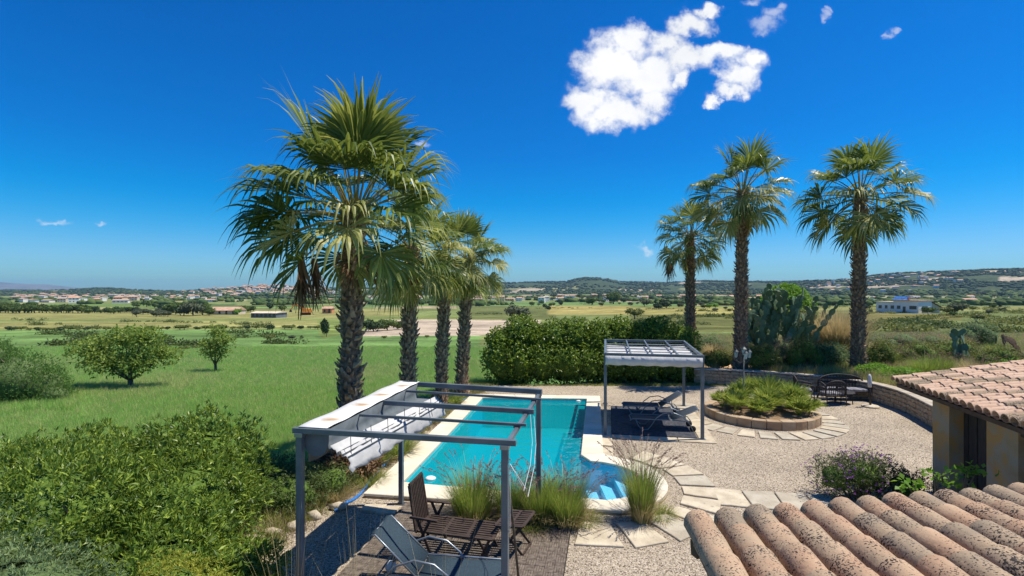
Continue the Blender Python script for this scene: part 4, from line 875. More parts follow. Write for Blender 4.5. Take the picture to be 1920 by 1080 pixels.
def lamp():
    p = G(1410,742,.3); p = Vector((7.95,17.2,.33)); r = thing('lamp_post', 'black three lantern lamp post standing in the round planter', 'lamp post', p); h = 1.72
    q = MB(); q.tube([(0,0,0),(0,0,.1),(0,0,.12),(0,0,h)], [.06,.05,.028,.022], 8); q.build('pole', m_iron, r, True)
    for k, a in enumerate((20,140,260)):
        c, s = math.cos(R(a)), math.sin(R(a)); q = MB(); q.tube([(0,0,h-.22),(c*.12,s*.12,h-.30),(c*.24,s*.24,h-.22),(c*.25,s*.25,h-.12)], .012, 5); q.build('arm', m_iron, r, True)
        l = MB(); x, y = c*.25, s*.25; l.lathe([(.035,h-.12),(.045,h-.10),(.07,h+.05),(.075,h+.07)], (x,y,0), 6); ln = l.build('lantern', m_lampg, r)
        l = MB(); l.lathe([(.095,h+.07),(.09,h+.085),(.035,h+.15),(.012,h+.20)], (x,y,0), 6); l.build('cap', m_iron, ln)
    l = MB(); l.lathe([(.035,h),(.045,h+.02),(.07,h+.16),(.075,h+.18)], (0,0,0), 6); ln = l.build('lantern', m_lampg, r); l = MB(); l.lathe([(.115,h+.18),(.11,h+.195),(.04,h+.26),(.012,h+.31)], (0,0,0), 6); l.build('cap', m_iron, ln)
lamp()

# ------------------------------------------------------------------ stone boundary wall
def stone_variants(k, rd):
    out = []
    for i in range(k):
        n = rd.choice((5,6,7)); poly = []
        for j in range(n):
            a = 2*math.pi*j/n+rd.uniform(-.25,.25); poly.append((.5*max(-1,min(1,1.25*math.cos(a))), .5*max(-1,min(1,1.25*math.sin(a)))))
        mb = MB(); V = [(x, -.5, z) for x, z in poly]+[(x*1.0, .3, z*1.0) for x, z in poly]+[(x*.82, .5, z*.82) for x, z in poly]
        mb.add(V, [tuple(range(2*n, 3*n))]+[(i0, (i0+1)%n, n+(i0+1)%n, n+i0) for i0 in range(n)]+[(n+i0, n+(i0+1)%n, 2*n+(i0+1)%n, 2*n+i0) for i0 in range(n)]); me = mb.mesh('stone'); me.materials.append(m_stone); out.append(me)
    return out
def boundary_wall():
    rd = random.Random(9); root = thing('stone_wall', 'low rubble stone wall curving behind the seats along the yard edge', 'wall', (WALL[2][0], WALL[2][1], 0)); off = Vector((WALL[2][0], WALL[2][1])); pts = [Vector(p) for p in WALL]
    fine = []                                   # resample
    for i in range(len(pts)-1):
        p0 = pts[max(i-1,0)]; p1 = pts[i]; p2 = pts[i+1]; p3 = pts[min(i+2,len(pts)-1)]
        for k in range(8):
            t = k/8; fine.append(.5*((2*p1)+(p2-p0)*t+(2*p0-5*p1+4*p2-p3)*t*t+(3*p1-p0-3*p2+p3)*t**3))
    fine.append(pts[-1]); fine = [p-off for p in fine]; n = len(fine); nor = []
    for i in range(n):
        d = (fine[min(i+1,n-1)]-fine[max(i-1,0)]).normalized(); nor.append(Vector((d.y,-d.x)))       # towards the yard
    hgt = [.66+.03*math.sin(i*.5) for i in range(n)]
    c = MB(); V = []
    for i, p in enumerate(fine):
        a = p-nor[i]*.17; b = p+nor[i]*.17; h = hgt[i]-.05; V += [(b.x,b.y,-.1),(b.x,b.y,h),(a.x,a.y,h),(a.x,a.y,-.1)]
    c.add(V, [(i*4+k, (i+1)*4+k, (i+1)*4+k+1, i*4+k+1) for i in range(n-1) for k in range(3)]+[(0,1,2,3),((n-1)*4+3,(n-1)*4+2,(n-1)*4+1,(n-1)*4)]); c.build('mortar_core', m_mortar, root)
    S = stone_variants(10, rd); cnt = 0; L = [0]
    for i in range(n-1): L.append(L[-1]+(fine[i+1]-fine[i]).length)
    def at(s):
        i = max(0, min(n-2, int(np.searchsorted(L, s))-1)); t = (s-L[i])/(L[i+1]-L[i]); return fine[i].lerp(fine[i+1], t), nor[i].lerp(nor[i+1], t)
    z = 0
    for row in range(4):
        h = (.19,.15,.16,.12)[row]; s = rd.uniform(0,.2)
        while s < L[-1]-.2:
            wd = rd.uniform(.14,.42); p, m = at(s+wd/2); a = math.atan2(-m.x, m.y)
            link('stone', S[rd.randrange(10)], root, (p.x+m.x*.15, p.y+m.y*.15, z+h/2), (0, rd.uniform(-.16,.16), a), (wd*.97, .075+rd.uniform(0,.045), h*rd.uniform(.82,1.12))); s += wd; cnt += 1
        z += h
    s = 0
    while s < L[-1]-.3:
        wd = rd.uniform(.38,.6); p, m = at(s+wd/2); q = MB(); q.box((p.x,p.y,.665+.01*math.sin(s)), (wd-.012,.40,.055), math.atan2(m.x*-1,m.y)); q.build('cap_stone', m_cap, root, bevel=.012); s += wd
boundary_wall()

# ------------------------------------------------------------------ clay tiles
def tile_variants(mats, rad=.085, L=.46, n=9):
    out = []
    for k, m in enumerate(mats):
        mb = MB(); V = []; rd = random.Random(k); N_ = 5
        for i in range(N_):
            t = i/(N_-1); r = rad*(1.07-.16*t)
            for j in range(n): a = math.pi*(-.04+1.08*j/(n-1)); w_ = 1+rd.uniform(-.012,.012); V.append((-r*math.cos(a)*w_, t*L, r*math.sin(a)*w_*1.0))
        V2 = [(x*.86, y, z*.86-.003) for x, y, z in V]; o = len(V)
        Fc = [(i*n+j, (i+1)*n+j, (i+1)*n+j+1, i*n+j+1) for i in range(N_-1) for j in range(n-1)]+[(o+i*n+j, o+i*n+j+1, o+(i+1)*n+j+1, o+(i+1)*n+j) for i in range(N_-1) for j in range(n-1)]
        Fc += [(j, j+1, o+j+1, o+j) for j in range(n-1)]+[((N_-1)*n+j+1, (N_-1)*n+j, o+(N_-1)*n+j, o+(N_-1)*n+j+1) for j in range(n-1)]
        Fc += [((i+1)*n, i*n, o+i*n, o+(i+1)*n) for i in range(N_-1)]+[(i*n+n-1, (i+1)*n+n-1, o+(i+1)*n+n-1, o+i*n+n-1) for i in range(N_-1)]
        ns = (N_-1)*(n-1)*2; mb.add(V+V2, Fc[:ns]); W = V+V2
        for f in Fc[ns:]: mb.add([W[i] for i in f], [(0,1,2,3)])
        me = mb.mesh('roof_tile'); me.materials.append(m); me.polygons.foreach_set('use_smooth', [i < ns for i in range(len(me.polygons))]); out.append(me)
    return out
def near_roof():
    rd = random.Random(12); S = Vector((1.19,3.20,2.80)); d = Vector((1.74,.303,0))*1.43/12
    g = Vector((-.165,-1,.105)).normalized()     # up the slope, towards the house
    root = thing('porch_roof', 'porch roof of speckled terracotta barrel tiles in the near right corner', 'roof', S); side = Vector((1,0,0)); side = (side-g*side.dot(g)).normalized(); up = side.cross(g).normalized(); side = g.cross(up) 
    if up.z < 0: up = -up
    base = Matrix((side, g, up)).transposed(); base = base if base.determinant() > 0 else Matrix((-side, g, up)).transposed()
    tv = tile_variants([m_tile, m_tile2, m_tile, m_tile, m_tile2], .086)
    nr = 9; mt = root
    for k in range(-0, 15):
        o = d*k+Vector((0,0,rd.uniform(-.006,.006)))
        ph = rd.uniform(-.05,.05)
        for j in range(nr):
            M = base.to_4x4(); M = M @ Matrix.Rotation(rd.uniform(-.02,.02), 4, 'Z') @ Matrix.Rotation(rd.uniform(-.03,-.015), 4, 'X')
            p = o+g*(j*.315+(ph if j else 0))+up*rd.uniform(0,.006); t = link('roof_tile', tv[rd.randrange(5)], root); t.matrix_local = Matrix.Translation(p) @ M @ Matrix.Diagonal((rd.uniform(.97,1.04),1,rd.uniform(.97,1.04),1))
        if k < 14:
            for j in range(nr):                  # channel tiles, hollow side up
                M = base.to_4x4() @ Matrix.Rotation(math.pi, 4, 'Y'); p = o+d*.5+g*(j*.33+.06)-up*.035
                t = link('channel_tile', tv[2], root); t.matrix_local = Matrix.Translation(p) @ M @ Matrix.Diagonal((.98,1,.60,1))
    p0 = d*-.3-up*.10+g*.12; p1 = d*14.5-up*.10+g*.12; MB().bar(p0, p1, .07, .09, up).build('eave_beam', m_beam, root)
    q = MB(); a, b, c, e_ = d*-.25, d*14.3, d*14.3+g*2.9, d*-.25+g*2.9; o4 = [v_+g*.05-up*.085 for v_ in (a, b, c)]+[e_+g*.0-up*.085]; q.add([tuple(v_) for v_ in o4]+[tuple(v_-up*.02) for v_ in o4], [(0,1,2,3),(7,6,5,4),(0,4,5,1),(1,5,6,2),(2,6,7,3),(3,7,4,0)]); q.build('roof_boards', m_beam, root)
    for k in (5, 13): 
        w_ = d*k+g*.25-up*.12; MB().bar(w_, Vector((w_.x, w_.y, -S.z)), .12, .12).build('porch_post', m_beam, root)
near_roof()

def outbuilding():
    root = thing('outbuilding', 'small rendered outbuilding with a pink tiled roof and dark plank door', 'outbuilding', (8.54,10.18,0)); off = Vector((8.54,10.18,0)); u = Vector((-.2425,-.970,0)); v = Vector((.970,-.2425,0))      # u runs along the wall towards the camera, v runs into the building
    ang = math.atan2(u.y, u.x)
    def wall(n, s0, s1, z0, z1, d0, d1, m=m_render):
        c = u*((s0+s1)/2)+v*((d0+d1)/2); q = MB(); q.box((c.x,c.y,(z0+z1)/2), (s1-s0,d1-d0,z1-z0), ang); return q.build(n, m, root)
    def s_of(px): r = (px-HX)/F; return None
    wall('corner_pier', 0, .56, 0, 2.16, 0, .35); wall('back_wall', 0, 6.5, 0, 2.1, 3.4, 3.7); wall('side_wall', 0, .3, 0, 2.5, .352, 3.398)
    wall('wall_panel', 1.62, 2.36, 0, 2.10, 0, .35); wall('wall_panel', 2.9, 6.5, 0, 2.12, 0, .35)
    wall('lintel', .56, 1.62, 2.02, 2.14, .03, .33, m_beam); wall('lintel', 2.36, 2.9, 1.98, 2.10, .03, .33, m_beam)
    dr = thing('door', None, None); dr.parent = root
    for k in range(8):
        s0 = .575+k*.129; c = u*(s0+.062)+v*(.24+.012*(k % 2)); q = MB(); q.box((c.x,c.y,1.0), (.120,.03,2.0), ang); q.build('plank', m_plank, dr)
    wall('dark_opening_fill', 2.37, 2.89, 0, 1.97, .24, .27, m_plank)  # dark board stands in for the unlit inside of the second opening
    # roof
    sl = .19; rv = Vector((v.x, v.y, sl)).normalized(); up = u.cross(rv); up = up if up.z > 0 else -up; E0 = Vector((8.44,11.1,2.28))-off; tv = tile_variants([m_tile3, m_tile3, m_tile2], .095); rd = random.Random(6)
    side = up.cross(rv); base = Matrix((-side, rv, up)).transposed(); base = base if base.determinant() > 0 else Matrix((side, rv, up)).transposed()
    rf = thing('roof', None, None); rf.parent = root; rows = 8; cols = 31
    for k in range(cols):
        ph = rd.uniform(-.03,.03)
        for j in range(rows):
            M = base.to_4x4() @ Matrix.Rotation(rd.uniform(-.02,.02), 4, 'Z') @ Matrix.Rotation(-.03, 4, 'X'); p = E0+u*(k*.205)+rv*(j*.36+(ph if j else 0)); t = link('roof_tile', tv[rd.choice((0,0,1,1,2))], rf); t.matrix_local = Matrix.Translation(p) @ M
    for k in range(cols-1):
        q = MB(); a = E0+u*((k+.5)*.205)+rv*.05-up*.02; n = 7; V = []
        for t in (0, 2.9): 
            for j in range(n): an = math.pi*j/(n-1); o = a+rv*t+u*(.085*math.cos(an))-up*(.06*math.sin(an)-.01); V.append(tuple(o))
        q.add(V, [(j, j+1, n+j+1, n+j) for j in range(n-1)]); q.build('channel_tile', m_tile3, rf)
    q = MB(); a = E0-up*.10-u*.05; o4 = [a+rv*.08, a+u*6.3+rv*.08, a+u*6.3+rv*3.2, a+rv*3.2]; q.add([tuple(v_) for v_ in o4]+[tuple(v_-up*.05) for v_ in o4], [(0,1,2,3),(7,6,5,4),(0,4,5,1),(1,5,6,2),(2,6,7,3),(3,7,4,0)]); q.build('roof_boards', m_beam, rf)
    MB().bar(E0-up*.13+rv*.10-u*.05, E0-up*.13+rv*.10+u*6.2, .07, .08, up).build('eave_beam', m_beam, rf)
outbuilding()
# ------------------------------------------------------------------ palms
def frond_mesh(elev, seed, mats, petL=1.35, Rr=1.15, droopk=1.0, N_=15, bend=.5):
    rng = np.random.default_rng(seed); pts = [np.zeros(3)]; el = elev; st = petL/5
    for k in range(5):
        el -= bend/5*math.cos(el)**.5 if math.cos(el) > 0 else 0
        pts.append(pts[-1]+st*np.array([math.cos(el), 0, math.sin(el)]))
    a = np.array([math.cos(el-.12), 0, math.sin(el-.12)]); s = np.array([0,1.0,0]); nn = np.cross(a, s); nn = nn if nn[2] > 0 or abs(nn[2]) < .1 else -nn
    if elev > 1.2: nn = np.array([-1.0,0,0])
    mb = MB(); mb.tube([tuple(p) for p in pts], [.045,.03,.024,.02,.018,.014], 5); npet = len(mb.f)
    twist = rng.uniform(-.35,.35); s = s*math.cos(twist)+nn*math.sin(twist); nn = nrm(np.cross(a, s)); nn = nn if nn[2] >= 0 else -nn
    tot = 2*N_+1; dth = R(225)/tot
    for i in range(-N_, N_+1):
        f = i/N_; th = f*R(108)+rng.normal()*.02; L = Rr*(1-.30*abs(f)**2)*rng.uniform(.86,1.12); K = 7
        d0 = nrm(math.cos(th)*a+math.sin(th)*s+nn*(.30*abs(math.sin(th))+rng.normal()*.05)); p = pts[-1].copy()-a*.03; side = nrm(np.cross(nn, d0)); dr = droopk*rng.uniform(.35,1.9); V = []
        d = d0.copy()
        for k in range(K+1):
            t = k/K; wd = (dth*L*t*.98 if t < .55 else dth*L*.55*.98*max(0,1-(t-.55)/.45)**1.25)*.5; wd = max(wd, .0025)
            ridge = nn*wd*.55*(1 if t < .7 else .3)
            V += [p-side*wd, p+ridge, p+side*wd]
            g = max(0, t-.42)*dr*1.25; d = nrm(d0+np.array([0,0,-1.0])*g*1.7+rng.normal(size=3)*.03*t); p = p+d*L/K
        mb.add(V, [(3*k+q, 3*k+3+q, 3*k+4+q, 3*k+1+q) for k in range(K) for q in (0,1)])
    me = mb.mesh('frond'); me.materials.append(m_pet); me.materials.append(mats)
    me.polygons.foreach_set('material_index', [0 if i < npet else 1 for i in range(len(me.polygons))]); return me
m_frondy = leafc('pale_palm_leaflet', (.12,.16,.03), (.40,.42,.10), .35, .4)
ELS = [82,68,54,38,20,2,-18,-38,-58]
FR = {e: [frond_mesh(R(e), 10*i+q, (m_frond, m_frond, m_frondy)[q], 1.3, 1.3 if e > 60 else 1.3, (.45 if q else .9) if e > 60 else 1.4 if e > 45 else 1.9, bend=.18 if e > 60 else .5) for q in range(3)] for i, e in enumerate(ELS)}
FO = {e: [frond_mesh(R(e), 200+i, m_fronda, 1.3, 1.2, 2.6)] for i, e in enumerate(ELS) if e < 25}
def dead_bundle(seed):
    rng = np.random.default_rng(seed); mb = MB(); mb.tube([(0,0,0),(.45,0,-.05),(.85,0,-.35),(1.0,0,-.75)], [.03,.022,.018,.015], 5); n0 = len(mb.f)
    for k in range(60):
        p = np.array([1.0+rng.normal()*.03, rng.normal()*.03, -.72+rng.uniform(-.1,.05)]); L = rng.uniform(.7,1.25); d = nrm(np.array([rng.normal()*.13-.05, rng.normal()*.13, -1.0])); s = nrm(np.cross(d, rng.normal(size=3))); V = []
        for q in range(5):
            t = q/4; wd = .028*(1-t*.8)*(1+.4*rng.normal()*t); V += [p-s*wd, p+s*wd]; p = p+d*L/4; d = nrm(d+rng.normal(size=3)*.12)
        mb.add(V, [(2*q, 2*q+1, 2*q+3, 2*q+2) for q in range(4)])
    me = mb.mesh('dead_frond'); me.materials.append(m_pet); me.materials.append(m_deadf); me.polygons.foreach_set('material_index', [0 if i < n0 else 1 for i in range(len(me.polygons))]); return me
FD = [dead_bundle(300), frond_mesh(R(-80), 301, m_deadf, .9, 1.1, 2.5)]
def stub_mesh(seed):
    rd = random.Random(seed); mb = MB(); w = .065; V = [(-w,0,-.05),(w,0,-.05),(w*.9,.0,.07),(-w*.9,0,.07), (-w*.55,-.10,.05),(w*.55,-.10,.05),(w*.5,-.085,.09),(-w*.5,-.085,.09), (-.02,-.15,.14),(.02,-.15,.14),(.015,-.14,.165),(-.015,-.14,.165)]
    V = [(x+rd.uniform(-.008,.008), y, z+rd.uniform(-.01,.01)) for x, y, z in V]; mb.add(V, [(0,1,5,4),(1,2,6,5),(2,3,7,6),(3,0,4,7),(4,5,9,8),(5,6,10,9),(6,7,11,10),(7,4,8,11),(8,9,10,11)]); me = mb.mesh('leaf_stub'); me.materials.append(m_stub); return me
STB = [stub_mesh(k) for k in range(5)]
def palm(label, x, y, z0, zc, r0, r1, scale, seed, individual, nf=38, lean=(0,0), old=.3, skirt=10, dead=(), azbias=None, extra=()):
    rd = random.Random(seed); root = thing('fan_palm', label, 'palm tree', (x,y,z0), 0, None); h = zc-z0; n = 14; K = 16; mb = MB()
    cx = lambda t: (lean[0]*t**1.5, lean[1]*t**1.5); rad = lambda t: (r0*(1.25-.25*min(1,t*7)) if t < .15 else r0+(r1-r0)*(t-.15)/.85)
    V = []
    for i in range(K+1):
        t = i/K; X, Y = cx(t)
        for j in range(n): a = 2*math.pi*j/n; q = rad(t)*(1+rd.uniform(-.05,.05)); V.append((X+q*math.cos(a), Y+q*math.sin(a), t*h-.15*(i == 0)))
    mb.add(V, [(i*n+j, i*n+(j+1)%n, (i+1)*n+(j+1)%n, (i+1)*n+j) for i in range(K) for j in range(n)]+[tuple(K*n+j for j in range(n))]); mb.build('trunk', m_bark, root, True)
    # persistent leaf bases in a spiral; the widest trees carry them one by one
    ring = 9 if individual else 10; dz = .175 if individual else .15; cnt = int(h/dz*ring); jb = MB(); made = 0
    for k in range(cnt):
        zz = k/ring*dz; t = zz/h; a = k*2.39996+rd.uniform(-.22,.22); zz += rd.uniform(-.04,.04); X, Y = cx(max(t,0)); q = rad(max(t,0))-.01; sc = rd.uniform(.55,1.35)*(.95 if individual else .75)
        M = Matrix.Translation((X+q*math.cos(a), Y+q*math.sin(a), zz)) @ Matrix.Rotation(a+math.pi/2, 4, 'Z') @ Matrix.Rotation(rd.uniform(-.45,.25), 4, 'X') @ Matrix.Rotation(rd.uniform(-.35,.35), 4, 'Y') @ Matrix.Diagonal((sc,sc,sc,1))
        if individual and made < 298: o = link('leaf_stub', STB[rd.randrange(5)], root); o.matrix_local = M; made += 1
        else:
            me = STB[rd.randrange(5)]; jb.add([M @ v.co for v in me.vertices], [tuple(p.vertices) for p in me.polygons])
    if jb.n: tag(jb.build('leaf_stubs', m_stub, root), kind='stuff')
    X, Y = cx(1)
    for k in range(nf):
        f = k/nf; el = 80-(116 if seed != 1 else 100)*f**.9+rd.uniform(-7,7); e = min(ELS, key=lambda q: abs(q-el)); az = k*2.39996+rd.uniform(-.35,.35)
        if e < 25 and rd.random() < old: me = FO[e][0]
        else: me = rd.choice(FR[e])
        s = scale*rd.uniform(.86,1.12)*(1 if f > .15 else .92); o = link('frond', me, root, (X+.08*math.cos(az), Y+.08*math.sin(az), h-.02-.35*f), (rd.uniform(-.08,.08), rd.uniform(-.08,.08), az), s)
    for k in range(skirt):
        az = k*2.4+rd.uniform(-.3,.3); link('hanging_frond', rd.choice([FO[-58][0], FO[-38][0], FD[1]]), root, (X+.1*math.cos(az), Y+.1*math.sin(az), h-.45), (0, .25, az), scale*rd.uniform(.6,.85))
    for (e, az, s_) in extra: link('frond', rd.choice(FR[e]+(FO[e] if e in FO else [])), root, (X+.08*math.cos(az), Y+.08*math.sin(az), h-.2), (0,0,az), scale*s_)
    for (az, sc, dz) in dead: link('dead_frond', FD[0], root, (X+.1*math.cos(az), Y+.1*math.sin(az), h+dz), (0,0,az), sc)
    return root
palm('largest fan palm with a thick shaggy trunk, nearest the camera on the left', -3.83,11.8,0,6.15,.225,.17,1.1,1,True,nf=28,lean=(.12,0),skirt=3,dead=((3.25,1.12,-.35),(2.9,.98,-.45)),old=.4,extra=((54,2.7,1.1),(38,3.3,1.12),(20,2.9,1.1),(20,3.6,1.0),(2,3.1,1.1),(38,4.4,1.0),(54,.4,1.05),(38,5.6,1.0),(68,2.2,1.15),(68,5.2,1.1),(54,4.9,1.0),(68,3.5,1.25),(68,.7,1.2),(82,1.5,1.2)))
palm('second fan palm of the left row, crown overlapping the largest palm', -3.13,15.1,0,5.6,.20,.155,.82,2,False,nf=32,lean=(.1,0),skirt=9,old=.6)
palm('third fan palm of the left row, slim trunk between the second and the last', -2.56,18.1,0,5.45,.20,.155,.78,3,False,nf=30,lean=(.2,0),skirt=6,old=.6)
palm('last and farthest fan palm of the left row, just left of the hedge', -2.0,19.9,0,5.55,.21,.16,.82,4,False,nf=30,lean=(.3,0),skirt=6,old=.5)
palm('shortest of the three right palms, behind the hedge end', 9.6,27,.2,7.25,.24,.18,.95,5,False,nf=32,skirt=5,old=.35,dead=((3.3,1.15,-.4),))
palm('tall fan palm in the middle of the right three, rooted behind the lamp post', 10.62,23.3,.45,8.9,.27,.19,1.04,6,False,nf=34,lean=(.1,0),skirt=8,old=.4)
palm('rightmost fan palm with an open round crown above the stone wall', 15.6,22.6,.45,8.6,.27,.2,1.13,7,False,nf=34,lean=(.08,0),skirt=3,old=.25)

# ------------------------------------------------------------------ bushes and hedge
bush('oleander_bush', 'large sprawling green oleander filling the lower left corner', 'bush', (-5.9,7.6,-.4),
     [(-5.15,7.7,.75,1.2,1.3,1.05),(-5.6,8.9,.95,1.3,1.1,1.15),(-7.3,8.6,.75,1.6,1.3,1.15),(-8.8,8.2,.65,1.5,1.3,1.1),(-6.4,7.0,.9,1.5,1.3,1.1),(-4.6,6.5,.45,.9,1.0,.85),(-10.6,8.8,.3,1.7,1.4,1.1)], 100000, .115, .024, m_ole, 1, whorl=8, corescale=.72, stems=24, up=.5, spread=.55, shell=.34)
bush('grey_shrub', 'grey green shrub with long wiry stems at the bottom left corner', 'bush', (-5.4,5.3,-.3), [(-5.3,5.3,.75,1.1,.8,.85),(-6.6,5.9,.8,1.2,.9,1.0),(-4.4,4.9,.4,.8,.7,.7)], 26000, .07, .012, m_olive, 2, whorl=6, corescale=.75, stems=30, up=.5, spread=.6)
bush('spurge_bush', 'yellow green fine leaved bush at the bottom edge left of the pergola', 'bush', (-3.3,5.2,0), [(-3.0,5.1,.50,.62,.6,.62),(-3.7,5.5,.75,.6,.5,.62),(-3.4,4.8,.7,.7,.5,.6)], 22000, .05, .011, m_euph, 3, whorl=7, corescale=.72, stems=12, up=.6, spread=.7)
bush('oleander_shoot', 'small dark leaved bush overhanging the gravel left of the pergola post', 'bush', (-3.55,7.0,0), [(-3.75,7.0,.32,.55,.5,.42),(-3.9,6.5,.4,.5,.5,.45)], 5000, .11, .026, m_ole, 33, whorl=6, corescale=.6, stems=10, up=.4)
rngh = np.random.default_rng(21); hb = []
for i in range(13):
    t = i/12; x = -.55+8.3*t; hb.append((x+rngh.uniform(-.2,.2), 23.6-rngh.uniform(0,.35), .9, rngh.uniform(.85,1.1), rngh.uniform(.9,1.2), 1.1)); hb.append((x+rngh.uniform(-.3,.3), 23.9, 1.95+.22*math.sin(i*1.7)+rngh.uniform(-.12,.12)-(.35 if i in (0,12) else 0), rngh.uniform(.75,1.0), 1.0, rngh.uniform(.8,1.05)))
bush('hedge', 'tall dense green hedge behind the pool', 'hedge', (3.6,23.6,0), hb, 105000, .105, .062, m_hedge, 4, whorl=6, corescale=.78, stems=14, up=.25, spread=.75, shell=.32, zmin=-.1)
bush('bush', 'dark feathery tamarisk at the left edge of the green field', 'bush', (-20.6,22.5,-.9), [(-22.4,22.5,.2,1.9,1.6,1.4),(-24.6,22.5,.6,2.2,1.8,1.7),(-21.3,22.8,-.2,1.1,1.1,1.0),(-23.2,22.2,1.3,1.0,.9,.8),(-20.6,22.6,-.5,.8,.8,.6),(-25.5,22.4,1.5,1.2,1,.8)], 46000, .11, .022, m_tam, 5, whorl=5, corescale=.7, stems=26, up=.8, spread=.5, shell=.45)
tree('field_tree', 'wide spreading leafy tree in the green field on the left', (-19.2,25.2,-.95), [(-21.0,25.2,1.1,1.25,1.0,.85),(-19.7,25.5,1.6,1.2,1.0,.8),(-18.4,25,1.75,1.1,.9,.75),(-17.6,25.3,.95,.9,.8,.6),(-20.0,24.8,.6,1.1,.9,.7),(-18.5,24.7,.55,.9,.8,.6)], 11000, .16, .075, m_fig, 6, .13, .75, whorl=4, shell=.95)
tree('field_tree', 'small slender tree standing alone in the green field', (-19.0,32.1,-1.3), [(-19.3,32.1,.6,.75,.7,.6),(-18.4,32,.9,.75,.7,.6),(-19.0,32.3,1.4,.6,.55,.65),(-18.9,32,.2,.9,.7,.5)], 5200, .13, .06, m_fig, 7, .09, .8, whorl=4, shell=.95)

def tussock(label, x, y, z, h, n, spread, plume=0, rad=.25, m=m_font, seed=0, width=.008, group=None, curl=.5):
    rng = np.random.default_rng(seed); root = thing('ornamental_grass', label, 'grass clump', (x,y,z), 0, group)
    n = int(n*1.8); V, Q, tips, out, hh = blades([(0,0,0)], n, h, spread, width, rng, curl, 4, rad); link('blades', npmesh('blades', V, Q, m), root)
    V2, Q2, *_ = blades([(0,0,0)], n//3, h*.55, spread*1.6, width*1.2, rng, .9, 4, rad*1.2); link('skirt_blades', npmesh('skirt_blades', V2, Q2, m_straw), root)
    if plume:
        rd = random.Random(seed)
        st = MB(); pv = []
        for k in range(plume):
            a = rd.uniform(0,6.28); l = rd.random()**.7*spread*1.0; r_ = rad*rd.random()**.5; hp = h*rd.uniform(.95,1.32); b = Vector((r_*math.cos(a), r_*math.sin(a), 0)); o = Vector((math.cos(a), math.sin(a), 0)); p1 = b+o*l*hp*.4+Vector((0,0,hp*.62)); p2 = b+o*l*hp*.85+Vector((0,0,hp*.9)); p3 = b+o*(l*hp*1.1+.06)+Vector((0,0,hp*1.0))
            st.tube([b, p1, p2], .003, 3, False)
            m_ = 26; t = np.random.default_rng(k).uniform(0,1,m_)[:,None]; A, B_ = np.array(p2), np.array(p3); Pn = A+(B_-A)*t; d = nrm((B_-A)+np.random.default_rng(k+9).normal(size=(m_,3))*.06); pv.append(leafquads(Pn, d, nrm(np.random.default_rng(k+5).normal(size=(m_,3))), np.full(m_,.055), np.full(m_,.009)))
        st.build('stalks', m_straw, root); V, Q = join(pv); link('plumes', npmesh('plumes', V, Q, m_plume), root)
    return root
tussock('tall fountain grass behind the wooden lounger with brown plumes', -.72,9.32,0,.92,1050,.62,45,.30,seed=1)
tussock('fountain grass between lounger and side table beside the pool', -.05,9.45,0,.72,620,.5,40,.24,seed=2)
tussock('dense fountain grass clump right of the side table below the steel post', .55,9.35,0,.80,1050,.65,42,.30,seed=3)
tussock('fountain grass clump left of the pool steps', .98,9.2,0,.85,1050,.6,36,.28,seed=4)
tussock('lone upright fountain grass clump in front of the rounded pool steps', 2.38,9.25,0,1.14,850,.44,60,.15,seed=5)
for k, (x, y) in enumerate(((-1.75,5.75),(-.75,5.45),(-2.6,5.9))):
    V, Q, *_ = blades([(0,0,0)], 30, 1.75, .32, .006, np.random.default_rng(70+k), .6, 5, .2); o = link('dry_stalks', npmesh('dry_stalks', V, Q, m_straw), None, (x, y, 0)); tag(o, ('dry wispy stalks rising in front of the near sun lounger', 'thin dry stalks between lounger and front right pergola post', 'thin dry stalks beside the front left pergola post')[k], 'grass stalks')
# agave-like and low plants along the left pool edge
def groundcover():
    k = 0
    for (x, y, z, h, lab, m) in ((-2.95,13.0,0,.5,'yellow green strappy plant beside the second palm base',m_cyc),(-3.35,12.3,0,.45,'low strappy plant at the foot of the largest palm',m_cyc),(-3.1,11.0,0,.35,'small leafy weed left of the pool corner',m_grassb),(-2.55,16.2,0,.4,'green tuft by the third palm trunk',m_grassb),(-2.2,18.6,0,.4,'green tuft by the last palm trunk',m_cyc),(-3.6,10.3,0,.35,'dry weed on the bank left of the hose',m_straw),(2.75,9.45,0,.22,'small green weed right of the lone fountain grass',m_grassb),(1.3,9.2,0,.22,'low weeds between the pool coping and stepping stones',m_grassb),(.35,9.0,0,.25,'weed patch at the deck corner',m_grassb)):
        tussock(lab, x, y, z, h, 260, 1.1, 0, .28, m, 40+k, .022 if m is m_cyc else .008, curl=.8); k += 1
groundcover()
bush('bush', 'dark low bush in the shade under the folded canopy', 'bush', (-4.3,9.9,-.1), [(-4.5,9.9,.25,.9,.7,.5),(-3.9,10.6,.2,.6,.6,.4),(-5.2,10.6,.2,.9,.8,.6)], 15000, .06, .02, m_scrubd, 50, whorl=4, corescale=.7)
bush('fallen_palm_skirt', 'heap of dry palm boots at the foot of the largest palm', 'plant debris', (-3.75,11.5,0), [(-3.75,11.5,.25,.7,.6,.45)], 2500, .2, .04, m_deadf, 51, whorl=2, corescale=.6)
rdx = random.Random(77)
for k, (x, y) in enumerate(((-3.9,9.0),(-4.2,8.75),(-4.45,8.5),(-3.7,9.4),(-4.7,8.2),(-3.4,9.8))):
    q = MB(); V, Q = blob_mesh_arrays([(0,0,.05)], [(.17+.04*(k % 3),.13,.10)], k+3); me = npmesh('rock', V, Q, m_rock); o = link('rock', me, None, (x,y,0)); tag(o, 'pale rock edging the gravel left of the near pergola', 'rock', 'rocks edging the gravel')

